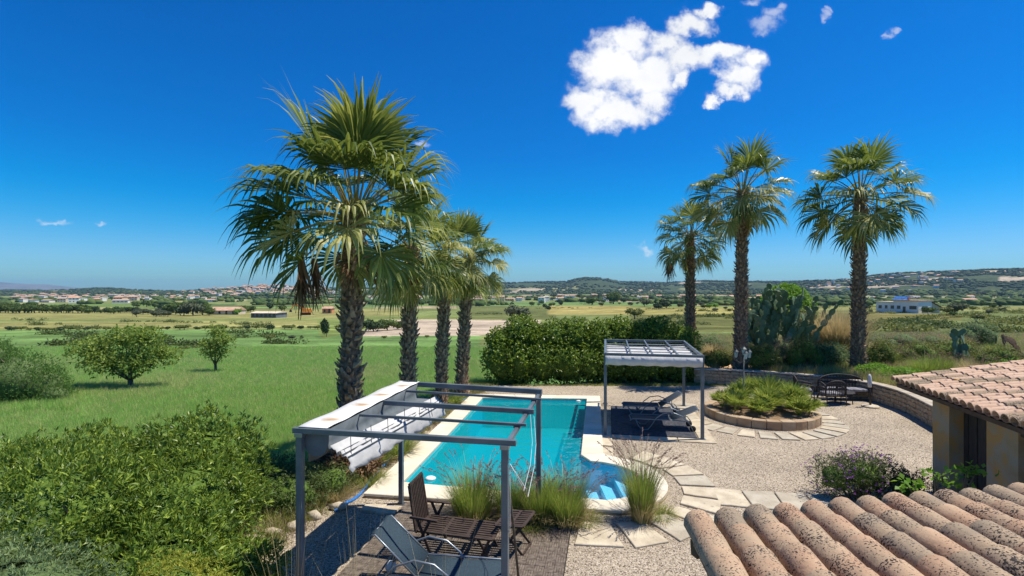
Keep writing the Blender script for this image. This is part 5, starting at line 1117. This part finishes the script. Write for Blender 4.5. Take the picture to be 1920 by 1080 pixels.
def flower_bush():
    r = bush('flower_bush', 'rounded bush with small purple flowers beside the roof tiles', 'bush', (7.1,10.2,0), [(6.7,10.3,.40,.62,.6,.48),(7.35,10.3,.45,.68,.6,.52),(7.9,10.1,.32,.5,.5,.40),(7.0,10.0,.6,.5,.45,.40)], 15000, .055, .014, m_flowerleaf, 60, whorl=5, corescale=.5, stems=22, shell=.5, up=.5)
    rng = np.random.default_rng(2); V, Q = foliage(sub([(6.7,10.3,.48,.62,.6,.48),(7.3,10.3,.58,.6,.6,.52),(7.0,10.0,.68,.5,.45,.42)], (7.1,10.2,0)), 900, .035, .028, rng, 4, shell=.1); link('flowers', npmesh('flowers', V, Q, m_flower), r)
flower_bush()
bush('vine', 'yellow green leafy vine sprouting over the roof edge by the door', 'plant', (7.2,8.3,.4), [(7.05,8.25,1.15,.42,.2,.22),(7.5,8.2,1.25,.4,.2,.18),(6.6,8.3,1.0,.25,.2,.16)], 150, .11, .09, m_bright, 61, whorl=2, corescale=.1, stems=10, shell=.9)

# ------------------------------------------------------------------ right bank: cactus, shrubs, grasses
def cactus(label, x, y, z, n, spread, h, padL, m, seed):
    rd = random.Random(seed); root = thing('prickly_pear', label, 'cactus', (x,y,z)); V = []; K = 10
    mb = MB(); V = [(0,0,0)]+[(.5*math.sin(2*math.pi*k/K)*(.62 if math.cos(2*math.pi*k/K) < 0 else .74), -.10, .5-.5*math.cos(2*math.pi*k/K)) for k in range(K)]
    A = [(.37*math.sin(2*math.pi*k/K), -.05, .5-.5*math.cos(2*math.pi*k/K)) for k in range(K)]; B = [(a, -b, c) for a, b, c in A]; fr = (0,-.09,.52); bk = (0,.09,.52)
    mb.add(A+B+[fr,bk], [(k, (k+1)%K, 2*K) for k in range(K)]+[(K+(k+1)%K, K+k, 2*K+1) for k in range(K)]+[(k, K+k, K+(k+1)%K, (k+1)%K) for k in range(K)]); me = mb.mesh('cactus_pad'); me.materials.append(m)
    def place(M, c):
        if c < n and (n < 200 or c % 2 or 1): link('pad', me, root).matrix_local = M
        else: jp.add([M @ v.co for v in me.vertices], [tuple(p_.vertices) for p_ in me.polygons])
    cnt = 0; ns = max(3, n//6) if n > 200 else max(3, n//11); stems = []
    for q in range(ns):
        ang = rd.uniform(0, 6.28); rr = rd.random()**.55; stems.append([Vector((rr*spread*.72*math.cos(ang), rr*spread*.45*math.sin(ang), -.1)), Vector((.3*rr*math.cos(ang), .3*rr*math.sin(ang), 1)).normalized(), h*(1-.42*rr**2)*rd.uniform(.8,1.03), 0])
    jp = MB(); tot = n*2.4 if n > 200 else n
    while cnt < tot and stems:
        for st in list(stems):
            p, d, top, lv = st; L = padL*rd.uniform(.85,1.15)*(1.35 if lv < 2 else 1); d = (d+Vector((rd.uniform(-.3,.3), rd.uniform(-.3,.3), .2))).normalized(); az = rd.uniform(-.9,.9); s = d.cross(Vector((-math.sin(az), math.cos(az), .1))).normalized(); t = d.cross(s); M = Matrix((s*L, t*L, d*L)).transposed().to_4x4(); place(Matrix.Translation(p) @ M, cnt); cnt += 1
            if rd.random() < .35 and lv > 1:
                d2 = (d+s*rd.choice((-1,1))*1.1).normalized(); s2 = d2.cross(t).normalized(); t2 = d2.cross(s2); L2 = L*.85; M2 = Matrix((s2*L2, t2*L2, d2*L2)).transposed().to_4x4(); place(Matrix.Translation(p+d*L*.6) @ M2, cnt); cnt += 1
            st[0] = p+d*L*.86; st[1] = d; st[3] += 1
            if st[0].z > top: stems.remove(st)
    if jp.n: tag(jp.build('pads', m, root), kind='stuff')
    return root
cactus('huge prickly pear cactus with grey green pads behind the middle right palm', 14.1,26.6,.3,298,2.15,4.15,.38,m_cact,3)
cactus('small prickly pear cactus on the bank at far right', 21.9,24.6,.4,34,.5,1.9,.42,m_cact,4)
cactus('brown withered prickly pear at the right edge above the tiled roof', 25.2,25.0,.3,60,1.1,1.6,.42,m_cactd,5)
tree('round_tree', 'bright green round tree just behind the big cactus', (19.6,36,-.1), [(19.2,36,3.2,1.3,1.2,1.1),(20.4,36,2.9,1.2,1.2,1.1),(19.9,36.2,3.7,1.2,1.1,.95),(18.6,36,2.6,.9,1,1.0),(20.9,36,2.1,1.0,1.0,1.1)], 30000, .16, .08, m_bright, 70, .2, 1.0, whorl=4, shell=.25)
tussock('big arching pampas grass clump between the cactus and the rightmost palm', 17.4,26.8,.3,2.9,2600,.62,30,.75,m_straw,80,.022)
bush('bush', 'sparse olive bush inside the pampas grass', 'bush', (17.0,26.2,.3), [(17.0,26.0,1.0,1.2,.8,.9)], 5000, .12, .03, m_scrub, 81, whorl=3, corescale=.5)
BK = [ # x px, y px(base), Y, rx, h, material, label, kind
 (1345,668,23.9,.75,.7,m_scrub,'yellow green shrub on bare earth right of the far pergola'),
 (1432,690,22.9,.75,1.0,m_scrub,'olive shrub right of the lamp lanterns'),
 (1468,690,23.6,.8,1.15,m_brownsc,'brownish dry shrub below the big cactus'),
 (1510,690,23.2,1.0,1.25,m_scrubd,'dark green shrub above the armchair'),
 (1555,685,23.6,.9,1.0,m_olive,'pale grey shrub left of the rightmost palm'),
 (1400,675,25.6,.6,.8,m_scrubd,'dark shrub at the foot of the middle right palm'),
 (1652,680,23.8,.8,1.1,m_scrub,'olive shrub right of the rightmost palm'),
 (1640,705,21.6,.7,.45,m_bright,'low bright green weeds at the foot of the rightmost palm'),
 (1690,705,20.6,.9,.45,m_bright,'low green weeds along the stone wall'),
 (1690,640,28.5,1.5,1.2,m_brownsc,'tangled dead brown brush on the bank'),
 (1745,640,28.5,1.3,1.1,m_brownsc,'grey brown twiggy brush in the middle of the bank'),
 (1720,665,25,1.2,.95,m_scrub,'olive scrub in the middle of the bank'),
 (1790,650,26.5,1.3,1.0,m_scrub,'olive scrub left of the small cactus'),
 (1830,600,34,1.6,1.6,m_olive,'grey olive bush beyond the small cactus'),
 (1870,665,23.5,1.1,.9,m_scrub,'green scrub left of the withered cactus'),
 (1905,690,19.5,1.0,.8,m_bright,'bright green bush at the right edge above the tiles'),
 (1330,625,30,1.0,.9,m_olive,'pale wispy bush right of the shortest right palm'),
 (1640,650,30,1.2,1.0,m_olive,'pale dry bush behind the rightmost palm'),
 (1270,640,26,.8,1.5,m_hedge,'dark leafy bush at the right end of the hedge')]
for k, (px, py, Y, rx, h, m, lab) in enumerate(BK):
    h *= 1.3; rx *= 1.12; x = (px-HX)/F*Y; z = zt(x, Y); z = max(z, 0); bush('shrub', lab, 'shrub', (x,Y,z), [(x-rx*.4,Y,z+h*.4,rx*.65,rx*.6,h*.5),(x+rx*.4,Y+.1,z+h*.38,rx*.65,rx*.6,h*.52),(x,Y-.1,z+h*.6,rx*.6,rx*.5,h*.45)], 5200, .09, .028 if m is not m_brownsc else .012, m, 100+k, whorl=4, corescale=.62, stems=12, shell=.45, up=.4)
GT = [(1735,700,21.2,.95,'feathery straw coloured grass clump above the tiled roof'),(1760,690,22.2,.9,'green gold grass clump in the middle above the tiles'),(1830,690,20.8,.9,'pale feathery grass clump at right above the tiles'),(1665,672,25.2,.9,'golden grass clump right of the rightmost palm'),(1600,640,27,1.2,'dry grass clump behind the rightmost palm'),(1660,615,31,1.2,'tall dry grass clump far right of the palm'),(1500,650,25.3,1.1,'yellow green grass at the foot of the cactus'),(1450,668,24.5,.9,'green grass below the cactus'),(1775,630,29,1.1,'dry straw grass in front of the white house'),(1870,645,26.5,1.0,'dry grass clump beside the small cactus'),(1800,615,32,1.2,'tall straw grass on the far bank'),(1340,640,27,1.0,'pale dry grass beside the shortest right palm'),(1320,600,31,1.0,'wispy dry grass beyond the far pergola'),(1710,610,33,1.1,'straw grass clump under the white house')]
for k, (px, py, Y, h, lab) in enumerate(GT):
    x = (px-HX)/F*Y; z = max(zt(x, Y), 0); tussock(lab, x, Y, z-.03, h, 700, .6, 34 if k in (0,2,3,8) else 10, .42, m_straw if k in (2,4,5,8,10,11,12) else m_font, 140+k, .013)

# ------------------------------------------------------------------ crop and ground grasses (uncountable)
def clump_mesh(seed, n, h, spread, wd, m, rad):
    V, Q, *_ = blades([(0,0,0)], n, h, spread, wd, np.random.default_rng(seed), .5, 2, rad); return npmesh('grass_tuft', V, Q, m)
def crops():
    rng = np.random.default_rng(31); n = 260000; Y = 7.5*np.exp(rng.random(n)*math.log(58/7.5)); X = rng.uniform(-1.12, .02, n)*Y
    z = zter(X, Y); d = poly_dist(X, Y, PATIO); px = HX+F*X/Y; py = HY+F*(H-z)/Y
    bare = (px < 160) & (Y > 19) & (Y < 24) & (rng.random(len(X)) < .7); k = (d > .9) & (py > 618) & ~bare & ~((py < 634) & (px > 640)); 
    k &= rng.random(n) < np.interp(np.abs(np.sin(X*.35+Y*.12)), [0,1], [.75,1])
    me = [clump_mesh(s, 26, .42, .55, .013, m_wheat2 if s == 4 else m_wheat, .22) for s in range(5)]
    scatter('wheat_crop', 'green young cereal crop covering the field left of the pool', 'crop', np.stack([X, Y, z-.02], 1)[k], me, .7, 1.15, .12, 1)
    pat = (np.sin(X*.55+Y*.21)+np.sin(X*.17-Y*.33+1)+rng.normal(0,.5,len(X)) > .95) & k & (Y < 40)
    scatter('dry_crop_patches', 'yellowing patches of taller dry stems in the green crop', 'crop', np.stack([X, Y, z-.02], 1)[pat][::2], [clump_mesh(60, 20, .5, .6, .012, m_wheat2, .25), clump_mesh(61, 16, .42, .7, .011, m_brownsc, .25)], .6, 1.15, .15, 6)
    n = 44000; Y = 11*np.exp(rng.random(n)*math.log(56/11)); X = Y*rng.uniform(.30, 1.15, n); z = zter(X, Y); d = poly_dist(X, Y, PATIO); k = (d > .5) & (X > 7.8) & ((X-10.6)**2+(Y-24.4)**2 > 2.5)
    me = [clump_mesh(20+s, 22, .45, .6, .012, m, .2) for s, m in enumerate((m_straw, m_grassb, m_font, m_brownsc, m_straw))]
    scatter('bank_grass', 'mixed dry and green wild grass on the bank behind the stone wall', 'grass', np.stack([X, Y, z-.02], 1)[k], me, .5, 1.25, .2, 2)
    n = 9000; a = rng.random(n); e = np.array([(-4.9,6.6),(-4.6,8.6),(-4.0,11.5),(-3.2,15),(-2.3,19.5),(-1.6,22)]); t = np.linspace(0,1,6); X = np.interp(a, t, e[:,0])+rng.normal(0,.35,n); Y = np.interp(a, t, e[:,1]); z = zter(X, Y); k = poly_dist(X, Y, np.array([(p.x,p.y) for p in outer])) > .12
    me = [clump_mesh(40+s, 16, .16, .9, .01, m, .1) for s, m in enumerate((m_straw, m_grassb, m_brownsc, m_scrub))]
    scatter('bank_weeds', 'low weeds and dry grass on the bank under the left palms', 'weeds', np.stack([X, Y, np.maximum(z, 0)-.01], 1)[k], me, .5, 1.6, .2, 3)
    n = 2600; X = rng.uniform(0,12.5,n); Y = np.where(rng.random(n) < .7, 22.2+rng.random(n)*.5, rng.uniform(13.5,21,n)); k = (poly_dist(X, Y, PATIO) < -.1) & ((Y > 22) | (poly_dist(X, Y, PATIO) > -.45) | (rng.random(n) < .012))
    scatter('yard_weeds', 'tiny green weeds at the edges of the gravel', 'weeds', np.stack([X, Y, np.zeros(n)], 1)[k], me[1:2]+me[3:4], .3, .8, .2, 4)
crops()

# ------------------------------------------------------------------ middle distance: trees, scrub lines, houses
def tree_variant(seed, m, squat=.8):
    rng = np.random.default_rng(seed); bl = [(rng.uniform(-.35,.35), rng.uniform(-.3,.3), .5+rng.uniform(-.08,.15), .38, .38, .38*squat) for _ in range(5)]
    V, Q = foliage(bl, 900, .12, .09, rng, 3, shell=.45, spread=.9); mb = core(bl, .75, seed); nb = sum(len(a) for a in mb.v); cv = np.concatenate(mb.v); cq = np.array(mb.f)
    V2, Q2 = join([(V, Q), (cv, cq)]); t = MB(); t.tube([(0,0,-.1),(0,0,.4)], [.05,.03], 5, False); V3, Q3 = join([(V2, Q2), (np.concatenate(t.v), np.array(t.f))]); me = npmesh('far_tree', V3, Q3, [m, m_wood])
    mi = np.zeros(len(Q3), np.int32); mi[len(Q2):] = 1; me.polygons.foreach_set('material_index', mi); return me
TV = {'g': [tree_variant(s, m_far2) for s in range(3)], 'o': [tree_variant(s+5, m_farol, .7) for s in range(3)], 'b': [tree_variant(s+9, m_bright) for s in range(2)], 'd': [tree_variant(s+14, m_far, .9) for s in range(2)], 's': [tree_variant(s+18, m_scrub, .6) for s in range(2)]}
def ftree(px, py, hp, kind, label, group, name='distant_tree', cat='tree', wf=1.0, rd=random):
    p = T(px, py); h = hp*p.y/F; o = link(name, rd.choice(TV[kind]), None, p, (0,0,rd.uniform(0,6.28)), (h*1.05*wf, h*1.05*wf, h*1.02)); tag(o, label, cat, group)
def midground():
    rd = random.Random(15)
    for k in range(24): ftree(-6+k*7.2+rd.uniform(-1.5,1.5), 587+rd.uniform(-.6,.6), rd.uniform(15,19), 'g', 'round green orchard tree in the dense row at the far left', 'orchard row at far left', rd=rd)
    for k in range(14): ftree(236+rd.uniform(0,1)*90, 592+rd.uniform(-3,3), rd.uniform(9,15), 'o', 'grey olive tree in the grove left of centre of the plain', 'olive grove on the plain', rd=rd)
    for k in range(16): ftree(165+k*6+rd.uniform(-3,3), 587+rd.uniform(-2,2), rd.uniform(8,15), 'd' if k % 2 else 'g', 'dark tree in the line beyond the tan field', 'trees beyond the tan field', rd=rd)
    for (x, y, h, c) in ((275,576,14,'g'),(255,577,11,'g'),(290,578,12,'g'),(330,590,26,'g'),(345,592,22,'d'),(362,592,28,'o'),(380,591,24,'g'),(392,592,16,'g'),(318,590,18,'g'),(455,588,16,'g'),(470,586,14,'g'),(445,590,12,'b'),(300,580,10,'d'),(505,580,12,'d'),(528,584,14,'g'),(560,578,10,'d')):
        ftree(x, y, h, c, 'bushy green tree among the farms below the hill town', 'trees among the farms', rd=rd)
    for k in range(46):
        x = 20+k*16.5+rd.uniform(-5,5); 
        ftree(x, 621-(x*.006)+rd.uniform(-1,1), rd.uniform(6,11) if x > 330 else rd.uniform(5,9), 's' if k % 3 else 'd', 'low dark scrub bush in the line between the crop and the tan field', 'scrub line behind the crop', 'scrub_bush', 'bush', 1.5, rd)
    for (x, y, h, c, l) in ((508,640,14,'s','grey bush in the crop right of the slender tree'),(548,637,9,'o','low grey bush beside the track'),(565,636,8,'o','pale low bush left of the dark sapling'),(612,632,36,'d','upright dark sapling left of the largest palm'),(700,622,24,'d','big dark round bush right of the largest palm trunk'),(726,620,22,'g','green round bush left of the second palm'),(745,618,18,'g','green bush behind the second palm'),(674,622,18,'s','olive bush right beside the largest palm trunk'),(345,660,12,'s','small brown bush right of the spreading tree'),(365,657,10,'s','low brown bush beside the slender tree'),(720,636,7,'s','low scrub on the edge of the ploughed field'),(800,634,6,'s','tiny scrub on the ploughed field edge between palms'),(970,600,30,'o','thin grey tree left above the hedge'),(1030,582,9,'d','tiny dark bush on the olive field'),(1038,573,6,'d','tiny lone bush beyond the olive field'),(1190,598,22,'s','grey olive bush above the hedge near its right'),(1110,572,16,'g','green tree among the farms in the centre'),(1150,570,24,'g','rounded green tree by the centre farms'),(1208,575,14,'o','pale olive tree right of the centre farms'),(1250,578,18,'d','dark tree behind the shortest right palm'),(1235,580,12,'d','small dark tree left of the shortest right palm'),(1330,578,9,'b','bright low bush in the far right fields'),(1342,577,9,'b','bright round bush beside another in the right fields'),(1320,578,8,'g','green bush left of the bright bushes'),(1790,590,24,'o','grey olive tree right of the white house'),(1775,590,16,'s','olive bush beside the white house shed'),(1740,588,14,'g','dark green bush in front of the white house gable'),(1708,587,6,'s','low shrub at the white house wall'),(1830,604,20,'s','bare grey bush in the right fields'),(1858,577,9,'d','thin dark cypress in the right fields'),(1876,577,9,'d','thin dark cypress beside the first one'),(1572,553,9,'d','dark tree on the right plain')):
        ftree(x, y, h, c, l, None, 'field_bush' if h < 15 else 'distant_tree', 'bush' if h < 15 else 'tree', .45 if ('cypress' in l or 'sapling' in l) else 1.15, rd)
    for k in range(70):
        x = 900+rd.uniform(0,1)*420; ftree(x, 560+rd.uniform(-3,18)*(1 if rd.random() < .5 else .4), rd.uniform(5,10), rd.choice('gdos'), 'small tree scattered over the plain behind the hedge', 'trees on the plain behind the hedge', rd=rd)
    for k in range(120):
        x = 1330+rd.uniform(0,1)*590; ftree(x, 553+rd.uniform(0,1)**1.5*40, rd.uniform(4,10), rd.choice('gdos'), 'small tree scattered over the plain to the right', 'trees on the right plain', rd=rd)
midground()

def plain_scrub():
    rng = np.random.default_rng(19); cs = []; sz = []
    for k in range(150):
        x0, y0 = (rng.uniform(1360, 1950), 568+rng.random()*56) if k < 105 else (rng.uniform(870, 1330), rng.uniform(562, 612)) if k < 130 else (rng.uniform(0, 620), rng.uniform(600, 650)); L = int(rng.uniform(2, 14))
        for q in range(L):
            p = T(x0+q*rng.uniform(3, 9), y0+rng.normal(0, .6)); cs.append(p); sz.append(rng.uniform(.35, 1.0))
    cs = np.array(cs); sz = np.array(sz); m = 70; C2 = np.repeat(cs, m, 0); S2 = np.repeat(sz, m); u = nrm(rng.normal(size=C2.shape)); u[:,2] = np.abs(u[:,2]); Pn = C2+u*(S2*rng.uniform(.4,1,len(S2)))[:,None]*np.array([1.5,1.3,1.0])
    V, Q = leafquads(Pn, nrm(u+rng.normal(size=u.shape)*.7), nrm(rng.normal(size=u.shape)+np.array([0,0,1])), .32*S2+.1, .16*S2+.06); h = len(Q)//2
    tag(link('plain_scrub', npmesh('plain_scrub', V[:h*4], Q[:h], m_scrub)), 'olive scrub dotted over the nearer fields', 'scrub', kind='stuff'); tag(link('plain_scrub', npmesh('plain_scrub', V[h*4:], Q[h:]-h*4, m_scrubd)), 'darker scrub dotted over the nearer fields', 'scrub', kind='stuff')
plain_scrub()
def house_mesh(w_, d_, h_, roof, wm, rm, hip=0):
    mb = MB(); mb.add([(-w_/2,-d_/2,-1.5),(w_/2,-d_/2,-1.5),(w_/2,d_/2,-1.5),(-w_/2,d_/2,-1.5),(-w_/2,-d_/2,h_),(w_/2,-d_/2,h_),(w_/2,d_/2,h_),(-w_/2,d_/2,h_)], [(0,1,5,4),(1,2,6,5),(2,3,7,6),(3,0,4,7)]); n1 = 4
    nw = max(2, int(w_/3))
    o = .35; e = roof; V = [(-w_/2-o,-d_/2-o,h_-.05),(w_/2+o,-d_/2-o,h_-.05),(w_/2+o,d_/2+o,h_-.05),(-w_/2-o,d_/2+o,h_-.05),(-w_/2-o+hip,0,h_+e),(w_/2+o-hip,0,h_+e)]
    mb.add(V, [(0,1,5,4),(2,3,4,5),(1,2,5),(3,0,4)]); mb.add([(-w_/2-o,-d_/2-o,h_-.06),(w_/2+o,-d_/2-o,h_-.06),(w_/2+o,d_/2+o,h_-.06),(-w_/2-o,d_/2+o,h_-.06)], [(3,2,1,0)]); n2 = 9
    for s in (-1, 1):
        for k in range(nw):
            for fl in range(max(1, int(h_/2.8))):
                x = (k+.5)/nw*w_-w_/2; z = 1.1+fl*2.8; y = s*(d_/2+.02); mb.add([(x-.45,y,z),(x+.45,y,z),(x+.45,y,z+1.2),(x-.45,y,z+1.2)], [(0,1,2,3) if s < 0 else (3,2,1,0)])
    me = mb.mesh('house'); [me.materials.append(q) for q in (wm, rm, m_glass)]
    me.polygons.foreach_set('material_index', [0 if i < n1 else 1 if i < n2 else 2 for i in range(len(me.polygons))]); return me
HV = [house_mesh(9,7,5.6,1.6,m_white,m_terra), house_mesh(12,8,3.2,1.5,m_cream,m_terra,2), house_mesh(7,7,6,.5,m_white,m_cream), house_mesh(10,8,5.8,1.7,m_cream,m_terra), house_mesh(14,8,3.1,1.2,m_white,m_terra)]
def houses():
    rd = random.Random(44)
    def put(px, Y, label, group, sc=1): x = (px-HX)/F*Y; o = link('house', HV[rd.randrange(5)], None, (x, Y, zt(x, Y)), (0,0,rd.uniform(-.7,.7)), sc); tag(o, label, 'house', group)
    for k in range(150):
        x = rd.gauss(478, 62); t = rd.uniform(.66,.985); x = max(345, min(625, x)); yr = float(np.interp(x, YRt[:,0], YRt[:,1])); put(x, yr*t, 'small pale house packed on the slope of the far hill town', 'houses of the far hill town', rd.uniform(.8,1.15))
    for k in range(110): put(rd.uniform(20,420), rd.uniform(620,1500), 'scattered pale house on the plain below the left hills', 'houses on the left plain', rd.uniform(.8,1.2))
    for k in range(45): put(rd.uniform(580,940), rd.uniform(700,1500), 'scattered pale house on the plain behind the left palms', 'houses behind the left palms', rd.uniform(.8,1.2))
    for k in range(32): put(rd.uniform(930,1300), rd.uniform(600,1300), 'scattered pale farmhouse on the plain under the centre hill', 'farmhouses under the centre hill', rd.uniform(.8,1.15))
    for k in range(44): 
        x = rd.uniform(1520,1800); put(x, rd.uniform(.62,.93)*float(np.interp(x, YRt[:,0], YRt[:,1])), 'white house on the slope of the right hill', 'houses on the right hill', rd.uniform(.8,1.2))
    for k in range(12): put(rd.uniform(1350,1900), rd.uniform(500,900), 'lone pale farmhouse on the right plain', 'farmhouses on the right plain', 1)
houses()
def windowed(root, a, b, z, wd, h, m=m_glass):
    """window on a wall between points a and b"""
def farm(label, px, py, wpx, wall_h, depth, rz, wm, rm, roof=.9, nwin=4, name='farmhouse'):
    p = T(px, py); w_ = wpx*p.y/F; root = thing(name, label, 'farmhouse' if name == 'farmhouse' else 'shed', p, rz); q = MB(); q.box((0,depth/2,wall_h/2-.5), (w_,depth,wall_h+1)); q.build('walls', wm, root)
    q = MB(); o = .4; z = wall_h+.003; q.add([(-w_/2-o,-o,z),(w_/2+o,-o,z),(w_/2+o,depth+o,z),(-w_/2-o,depth+o,z),(-w_/2-o,depth/2,z+roof),(w_/2+o,depth/2,z+roof)], [(0,1,5,4),(2,3,4,5),(1,2,5),(3,0,4),(3,2,1,0)]); q.build('roof', rm, root)
    for k in range(nwin): 
        x = (k+.5)/nwin*w_-w_/2; q = MB(); q.box((x,-.02,wall_h*.5), (.9,.12,1.2 if k != nwin//2 else 2.0)); q.build('window' if k != nwin//2 else 'door', m_glass, root)
    return root
farm('long grey shed with a tan roof on the plain left of the dead frond', 494, 596, 50, 1.9, 8, -.1, mat('shed_grey', (.12,.14,.16), (.16,.18,.2), scale=.5), m_cream, .6, 6, 'shed')
farm('brown roofed farmhouse beyond the small slender tree', 418, 590, 50, 2.0, 9, .05, m_cream, m_terra, 1.6, 4)
farm('small orange house with red roof left of the largest palm trunk', 613, 588, 17, 2.6, 6, .1, mat('orange_wall', (.55,.22,.09), (.62,.3,.14), scale=.5), m_terra, 1.0, 2)
farm('low pale farmhouse in the centre of the plain', 1068, 556, 34, 4, 9, .1, m_cream, m_terra, 1.5, 5)
farm('white farmhouse with red roof under the centre hill', 1128, 556, 28, 4, 9, -.1, m_white, m_terra, 1.5, 4)
def digger():
    p = T(573, 591); r = thing('excavator', 'orange digger parked by the farm sheds', 'excavator', p, .3); s = p.y/F*1.0
    q = MB(); q.box((0,0,.55),(4.6,2.6,1.1)); q.build('tracks', m_rubber, r); q = MB(); q.box((.4,0,2.1),(5.0,2.7,1.9), taper=.9); q.build('body', m_orange, r, bevel=.1); q = MB(); q.box((-1.3,0,3.4),(1.8,1.6,1.6), taper=.85); q.build('cab', m_orange, r, bevel=.1)
    q = MB(); q.bar((-1.5,.9,2.5),(-4.6,.9,5.6),.5,.7); q.bar((-4.6,.9,5.6),(-6.6,.9,2.8),.4,.5); q.build('arm', m_orange, r); q = MB(); q.box((-6.7,.9,2.1),(1.2,1.2,1.2), taper=.6); q.build('bucket', m_rubber, r)
digger()
def white_house():
    c = T(1722, 588); Yc = c.y; k = Yc/F; root = thing('country_house', 'long low white country house with blue solar panels in the right fields', 'house', c); 
    a = Vector((-.5,1,0)).normalized(); b = Vector((1,.5,0)).normalized()        # long wall runs left and back, gable runs right and back
    L = 72*k; D_ = 50*k; h = 23*k
    def blk(n, o, l, d, z1, m, z0=-.6):
        q = MB(); o = Vector(o); q.add([tuple(v+Vector((0,0,z))) for z in (z0, z1) for v in (o, o+a*l, o+a*l+b*d, o+b*d)], [(0,1,5,4),(1,2,6,5),(2,3,7,6),(3,0,4,7),(4,5,6,7)]); return q.build(n, m, root)
    blk('main_wall', (0,0,0), L*.58, D_, h, m_white); blk('wing_wall', a*(L*.582), L*.42, D_*.9, h*.86, m_white); blk('roof_slab', -a*.25-b*.25, L*.6, D_+.5, h+.28, m_terra, h+.004); blk('wing_roof', a*(L*.585)-b*.25, L*.42, D_*.9+.4, h*.86+.22, m_cream, h*.86+.004)
    for t in (.08,.16,.32,.45,.60,.75,.9):
        w_ = 1.1 if t not in (.32,.75) else .9; hh = 1.15 if t not in (.32,) else 1.9; o = a*(L*t)-b*.06; z = h*.30 if hh < 1.5 else .1
        q = MB(); q.add([tuple(o+a*(s*w_/2)+b*e+Vector((0,0,z+zz))) for zz in (0,hh) for s, e in ((-1,0),(1,0),(1,.09),(-1,.09))], [(0,1,5,4),(1,2,6,5),(2,3,7,6),(3,0,4,7),(4,5,6,7)]); f = q.build('window', m_white, root)
        q = MB(); q.add([tuple(o+a*(s*(w_/2-.08))-b*.01+Vector((0,0,z+zz))) for zz in (.08,hh-.08) for s in (-1,1)], [(0,1,3,2)]); q.build('pane', m_glass, f)
    q = MB(); o = b*(D_*.45)-a*.05; q.add([tuple(o+b*(s*1.6)+Vector((0,0,z))) for z in (.2,2.0) for s in (-1,1)], [(0,1,3,2)]); q.build('porch_opening', m_glass, root)
    for r_ in range(2):
        for j in range(4):
            o = a*(L*.34+j*1.0)+b*(1.0+r_*.95)+Vector((0,0,h+.35+r_*.5)); q = MB(); q.add([tuple(o+a*(s*.46)+b*t*.9+Vector((0,0,t*.45))) for s, t in ((-1,0),(1,0),(1,1.0),(-1,1.0))], [(0,1,2,3)]); pn = q.build('solar_panel', m_solar, root); pn.modifiers.new('t','SOLIDIFY').thickness = .05
    q = MB(); o = b*(D_+.1); l = 24*k; q.add([tuple(o+v_) for v_ in (Vector((0,0,-.6)), Vector((l*.9,l*.3,-.6)), Vector((0,0,h*.85)), Vector((l*.9,l*.3,h*.45)), Vector((-1.5,5,h*.85)), Vector((l*.9-1.5,l*.3+5,h*.45)), Vector((-1.5,5,-.6)), Vector((l*.9-1.5,l*.3+5,-.6)))], [(0,1,3,2),(1,7,5,3),(7,6,4,5)]); q.build('shed_wall', m_cream, root)
    q = MB(); q.add([tuple(o+v_+Vector((0,0,dz))) for dz in (.02,.22) for v_ in (Vector((-.2,-.4,h*.86)), Vector((l*.95,l*.3-.4,h*.43)), Vector((l*.95-1.5,l*.3+5,h*.43)), Vector((-1.7,5,h*.86)))], [(3,2,1,0),(4,5,6,7),(0,1,5,4),(1,2,6,5),(2,3,7,6),(3,0,4,7)]); q.build('shed_roof', m_beam, root)
    q = MB(); q.box((a*(L*.3)+b*2).to_tuple()[:2]+(h+.7,), (.5,.5,.9)); q.build('chimney', m_terra, root)
white_house()

# ------------------------------------------------------------------ air
def haze():
    q = MB(); q.box((0,4400,45), (26000,10400,230)); m = bpy.data.materials.new('haze'); m.use_nodes = True; N = m.node_tree.nodes; L = m.node_tree.links; N.remove(N['Principled BSDF'])
    v = N.new('ShaderNodeVolumePrincipled'); v.inputs['Color'].default_value = (.42,.68,1,1); v.inputs['Density'].default_value = .00007; v.inputs['Anisotropy'].default_value = .2; L.new(v.outputs[0], N['Material Output'].inputs['Volume'])
    o = q.build('haze', m); tag(o, kind='stuff', label='thin pale blue haze filling the air over the plain', cat='haze')
haze()
